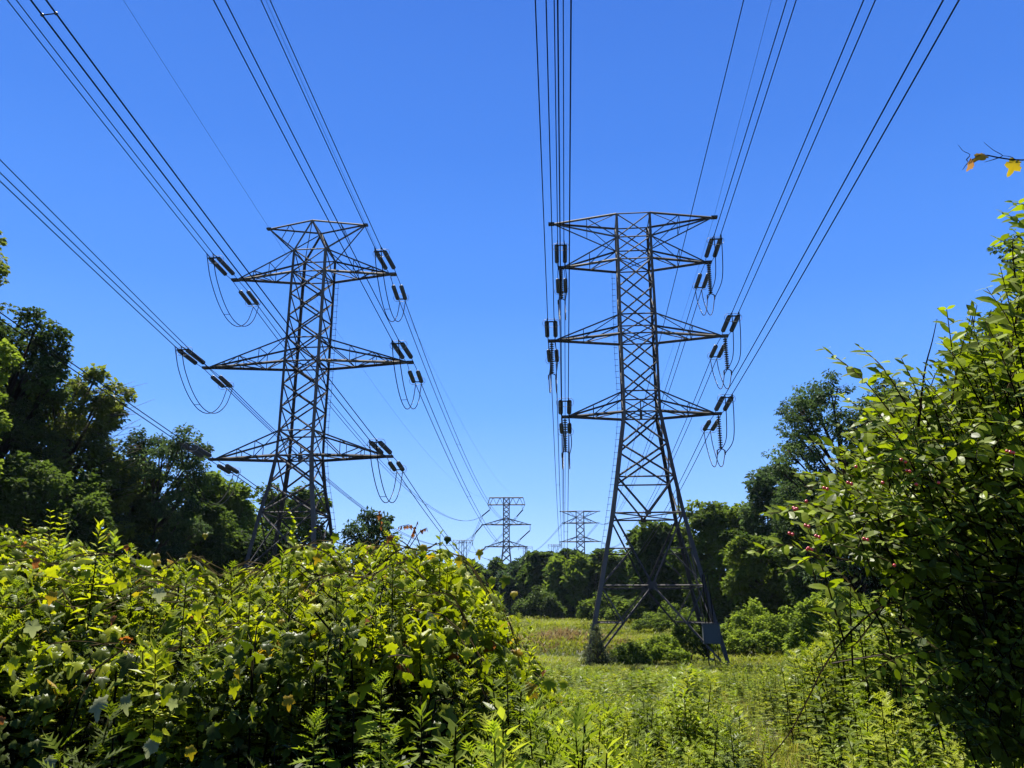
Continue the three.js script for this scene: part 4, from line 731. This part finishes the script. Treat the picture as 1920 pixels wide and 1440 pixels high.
{ // the honeysuckle bush hanging in from the right
  const r = rngOf(66), t = thing('honeysuckle_bush', 'large honeysuckle bush with oval leaves and red berries leaning in from the right', 'bush', V(2.75, 0, -3.6)), o = t.position;
  const poly = [[2000, 360], [1895, 400], [1868, 520], [1815, 585], [1770, 660], [1700, 715], [1610, 728], [1585, 760], [1560, 830], [1515, 900], [1478, 965], [1492, 1030], [1560, 1062], [1640, 1105], [1668, 1200], [1705, 1290], [1745, 1365], [1790, 1445], [2050, 1445], [2100, 360]];
  const inside = (x, y) => { let k = false; for (let i = 0, j = poly.length - 1; i < poly.length; j = i++) { const [a, b] = poly[i], [c, d] = poly[j]; if (b > y !== d > y && x < (c - a) * (y - b) / (d - b) + a) k = !k; } return k; };
  const twigs = [], leaves = [], crown = [V(2.5, 1.2, -3.55), V(2.35, 1.9, -3.4), V(2.2, 1.6, -3.3), V(2.3, 2.5, -3.6), V(2.1, 1.0, -3.6), V(2.6, 2.8, -3.8), V(1.9, 1.9, -3.7)];
  crown.forEach((c) => { mesh('stem', tube([V((r() - .5) * .3, -.1, (r() - .5) * .3), V((c.x - o.x) * .2, c.y * .5, (c.z - o.z) * .3 + .05), c.clone().sub(o)], .03, .011, 6, 10), M.bark, t); });
  const shoot = (P, len, size, step, tone, dens = 1) => {             // P in the place, leaves in pairs along it
    const c = new THREE.CatmullRomCurve3(P, false, 'centripetal'); twigs.push(tube(P.map((p) => p.clone().sub(o)), .0042, .0015, 4, 8));
    const n = Math.max(3, Math.floor(c.getLength() / step));
    for (let i = 1; i <= n; i++) {
      const u = i / n; if (u < .15 || r() > dens) continue; const p = c.getPointAt(u), tg = c.getTangentAt(u), sd = tg.clone().cross(i % 2 ? up : V(.5, .6, .4)).normalize();
      for (const s of [-1, 1]) leaves.push({ p, q: leafPose(sd.clone().multiplyScalar(s * (.85 + .3 * r())).addScaledVector(tg, .7).add(V(0, (r() - .6) * .8, 0)), V((r() - .5) * 1.3, .75, (r() - .5) * 1.3 + .4)), s: size * lerp(1, .5, Math.pow(u, 4)) * (.7 + .6 * r()), tone: Math.max(0, Math.min(1, tone + (r() - .5) * .7)), k: Math.floor(r() * 3), front: 0 });
    }
  };
  // long arching shoots that make the outline: tip px, tip py, then a point further back
  for (const [tx, ty, bx, by, d, s] of [[1548, 655, 1690, 800, 3.0, .075], [1612, 650, 1700, 760, 3.05, .07], [1690, 672, 1740, 800, 3.1, .06], [1775, 580, 1800, 760, 3.1, .07], [1832, 572, 1800, 800, 3.15, .07], [1880, 398, 1960, 470, 3.1, .075], [1870, 447, 1960, 520, 3.0, .075], [1872, 515, 1950, 600, 3.05, .08], [1765, 640, 1840, 760, 3.0, .08], [1515, 825, 1650, 900, 3.1, .06], [1440, 962, 1570, 1000, 2.9, .062], [1418, 1035, 1540, 1050, 2.85, .062], [1445, 965, 1560, 960, 3.0, .06], [1500, 890, 1620, 930, 3.1, .06], [1470, 1075, 1590, 1050, 3.0, .055], [1600, 1290, 1760, 1220, 3.0, .05], [1640, 1130, 1740, 1080, 3.0, .06], [1700, 1310, 1820, 1250, 2.9, .06], [1850, 540, 1930, 680, 3.1, .085], [1575, 740, 1700, 860, 3.0, .07], [1640, 690, 1760, 820, 3.1, .07], [1900, 380, 1990, 430, 3.2, .07]]) {
    const a = at(tx, ty, d), b = at(bx, by, d + .15 + .3 * r()), m = a.clone().lerp(b, .5).add(V(.0, .04, 0)); shoot([b, m, a], 1, s, .047, .72);
  }
  let guard = 0; for (let i = 0; i < 690 && guard < 12000; guard++) {
    const px = lerp(1400, 2060, r()), py = lerp(360, 1445, r()); if (!inside(px, py)) continue; i++;
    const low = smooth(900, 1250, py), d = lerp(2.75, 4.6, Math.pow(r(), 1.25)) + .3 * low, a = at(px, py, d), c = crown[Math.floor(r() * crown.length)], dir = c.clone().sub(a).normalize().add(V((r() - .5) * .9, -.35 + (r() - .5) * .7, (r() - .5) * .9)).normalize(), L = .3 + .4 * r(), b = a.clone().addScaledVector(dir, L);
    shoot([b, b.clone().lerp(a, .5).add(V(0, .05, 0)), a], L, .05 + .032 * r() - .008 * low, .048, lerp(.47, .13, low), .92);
  }
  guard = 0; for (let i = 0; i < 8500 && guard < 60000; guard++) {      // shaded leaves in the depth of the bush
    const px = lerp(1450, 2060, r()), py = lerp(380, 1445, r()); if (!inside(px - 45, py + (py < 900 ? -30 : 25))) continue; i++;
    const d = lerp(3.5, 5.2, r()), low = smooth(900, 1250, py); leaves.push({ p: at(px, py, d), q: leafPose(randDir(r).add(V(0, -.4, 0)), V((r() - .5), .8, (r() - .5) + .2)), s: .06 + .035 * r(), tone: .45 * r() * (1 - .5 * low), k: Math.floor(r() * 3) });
  }
  mesh('twig', merged(twigs), M.stem, t).userData.kind = 'stuff';
  const size = (l) => l.s / l.p.clone().sub(camera.position).length() * (Math.abs(l.p.x / -l.p.z) < .66 ? 1 : .2); leaves.sort((a, b) => size(b) - size(a));
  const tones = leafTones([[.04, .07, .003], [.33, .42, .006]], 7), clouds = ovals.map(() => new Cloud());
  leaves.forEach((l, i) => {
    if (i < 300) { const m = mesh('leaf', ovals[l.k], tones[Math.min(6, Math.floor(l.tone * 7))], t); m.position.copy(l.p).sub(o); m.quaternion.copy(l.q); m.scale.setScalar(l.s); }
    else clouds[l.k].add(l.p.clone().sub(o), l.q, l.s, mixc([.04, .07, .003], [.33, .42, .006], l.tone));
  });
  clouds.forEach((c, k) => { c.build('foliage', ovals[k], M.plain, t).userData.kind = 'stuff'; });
  const bg = new THREE.SphereGeometry(.0058, 10, 8);
  for (const [px, py] of [[1690, 862], [1698, 866], [1590, 905], [1597, 908], [1605, 875], [1888, 846], [1894, 847], [1490, 955], [1488, 952], [1516, 1028], [1514, 1030], [1480, 1000], [1510, 985], [1512, 940], [1655, 905], [1677, 1060], [1718, 908], [1700, 882], [1620, 1010], [1760, 905], [1530, 1005], [1545, 915]]) { const p = at(px, py, 2.72 + .12 * r()).sub(o); const m = mesh('berry', bg, M.berry, t); m.position.copy(p); if (r() < .4) continue; const m2 = mesh('berry', bg, M.berry, t); m2.position.copy(p).add(V(.01, -.004, .002)); }
}
{ // vine twig with three yellow leaves hanging into the picture at the upper right
  const t = thing('vine_twig', 'bare vine twig with three yellow leaves against the blue sky, upper right', 'twig', at(2060, 420, 3.1)), o = t.position, P = (px, py) => at(px, py, 2.9).sub(o);
  mesh('twig', tube([at(2120, 900, 3.5).sub(o), at(2130, 560, 3.3).sub(o), V(0, -.1, 0).add(P(2030, 300)), P(1960, 297), P(1920, 300), P(1905, 300), P(1875, 296), P(1851, 291)], .007, .0026, 6, 40), M.twig, t);
  for (const L of [[[1851, 291], [1836, 291], [1825, 298]], [[1872, 296], [1880, 292], [1862, 281], [1845, 267]], [[1905, 300], [1895, 294], [1880, 292]], [[1815, 303], [1812, 300], [1819, 290], [1806, 283], [1797, 272]], [[1825, 298], [1815, 305], [1805, 318]], [[1872, 296], [1860, 300], [1846, 304]]]) mesh('tendril', tube(L.map(([x, y]) => P(x, y)), .0022, .001, 4, 10), M.twig, t);
  const leaf = (px, py, s, c, dir, n) => { const m = mesh('leaf', vineLeaves[c.k], leafMat(...c.c, .5, .3, .4), t); m.position.copy(P(px, py)); m.scale.setScalar(s); m.quaternion.copy(leafPose(dir, n)); };
  leaf(1905, 299, .07, { k: 0, c: [.5, .36, .01] }, V(-.45, -1, .1), V(.2, .3, 1)); leaf(1848, 290, .058, { k: 1, c: [.6, .3, .012] }, V(-.8, -.25, .2), V(-.1, .5, 1)); leaf(1824, 299, .055, { k: 4, c: [.4, .2, .05] }, V(-.25, -1, 0), V(.6, .1, .8));
}
{ // dark arching cane in front of the bush, and a bare one by it
  const t = thing('bramble_cane', 'dark arching bramble cane curving down from the honeysuckle bush to the grass', 'branch', at(1690, 1130, 3.2)), o = t.position;
  mesh('cane', tube([[1720, 1118], [1650, 1140], [1590, 1190], [1545, 1250], [1515, 1310], [1480, 1375], [1440, 1425]].map(([x, y]) => at(x, y, 3.25).sub(o)), .0042, .002, 6, 30), M.twig, t);
  mesh('side_twig', tube([[1640, 1145], [1665, 1200], [1672, 1260]].map(([x, y]) => at(x, y, 3.25).sub(o)), .004, .002, 5, 12), M.twig, t);
  const d = thing('dead_cane', 'pale dead cane lying across the weeds beside the honeysuckle bush', 'branch', at(1600, 1240, 4.2)), q = d.position;
  mesh('stem', tube([[1560, 1243], [1600, 1236], [1660, 1226]].map(([x, y]) => at(x, y, 4.2).sub(q)), .006, .004, 5, 10), M.deadWood, d);
  const w = thing('dead_twig', 'short pale dead twig across the dark hollow of the thicket', 'branch', at(745, 1229, 4.4)), k = w.position;
  mesh('twig', tube([[728, 1231], [748, 1228], [770, 1231]].map(([x, y]) => at(x, y, 4.35).sub(k)), .005, .004, 5, 8), M.deadWood, w);
  const s = thing('bare_shoot', 'bare dark shoot rising above the honeysuckle bush against the sky', 'branch', at(1740, 690, 3.2)), sp = s.position;
  mesh('stem', tube([[1722, 800], [1735, 690], [1748, 640], [1757, 598]].map(([x, y]) => at(x, y, 3.2).sub(sp)), .006, .0015, 5, 14), M.twig, s);
}
renderer.render(scene, camera);
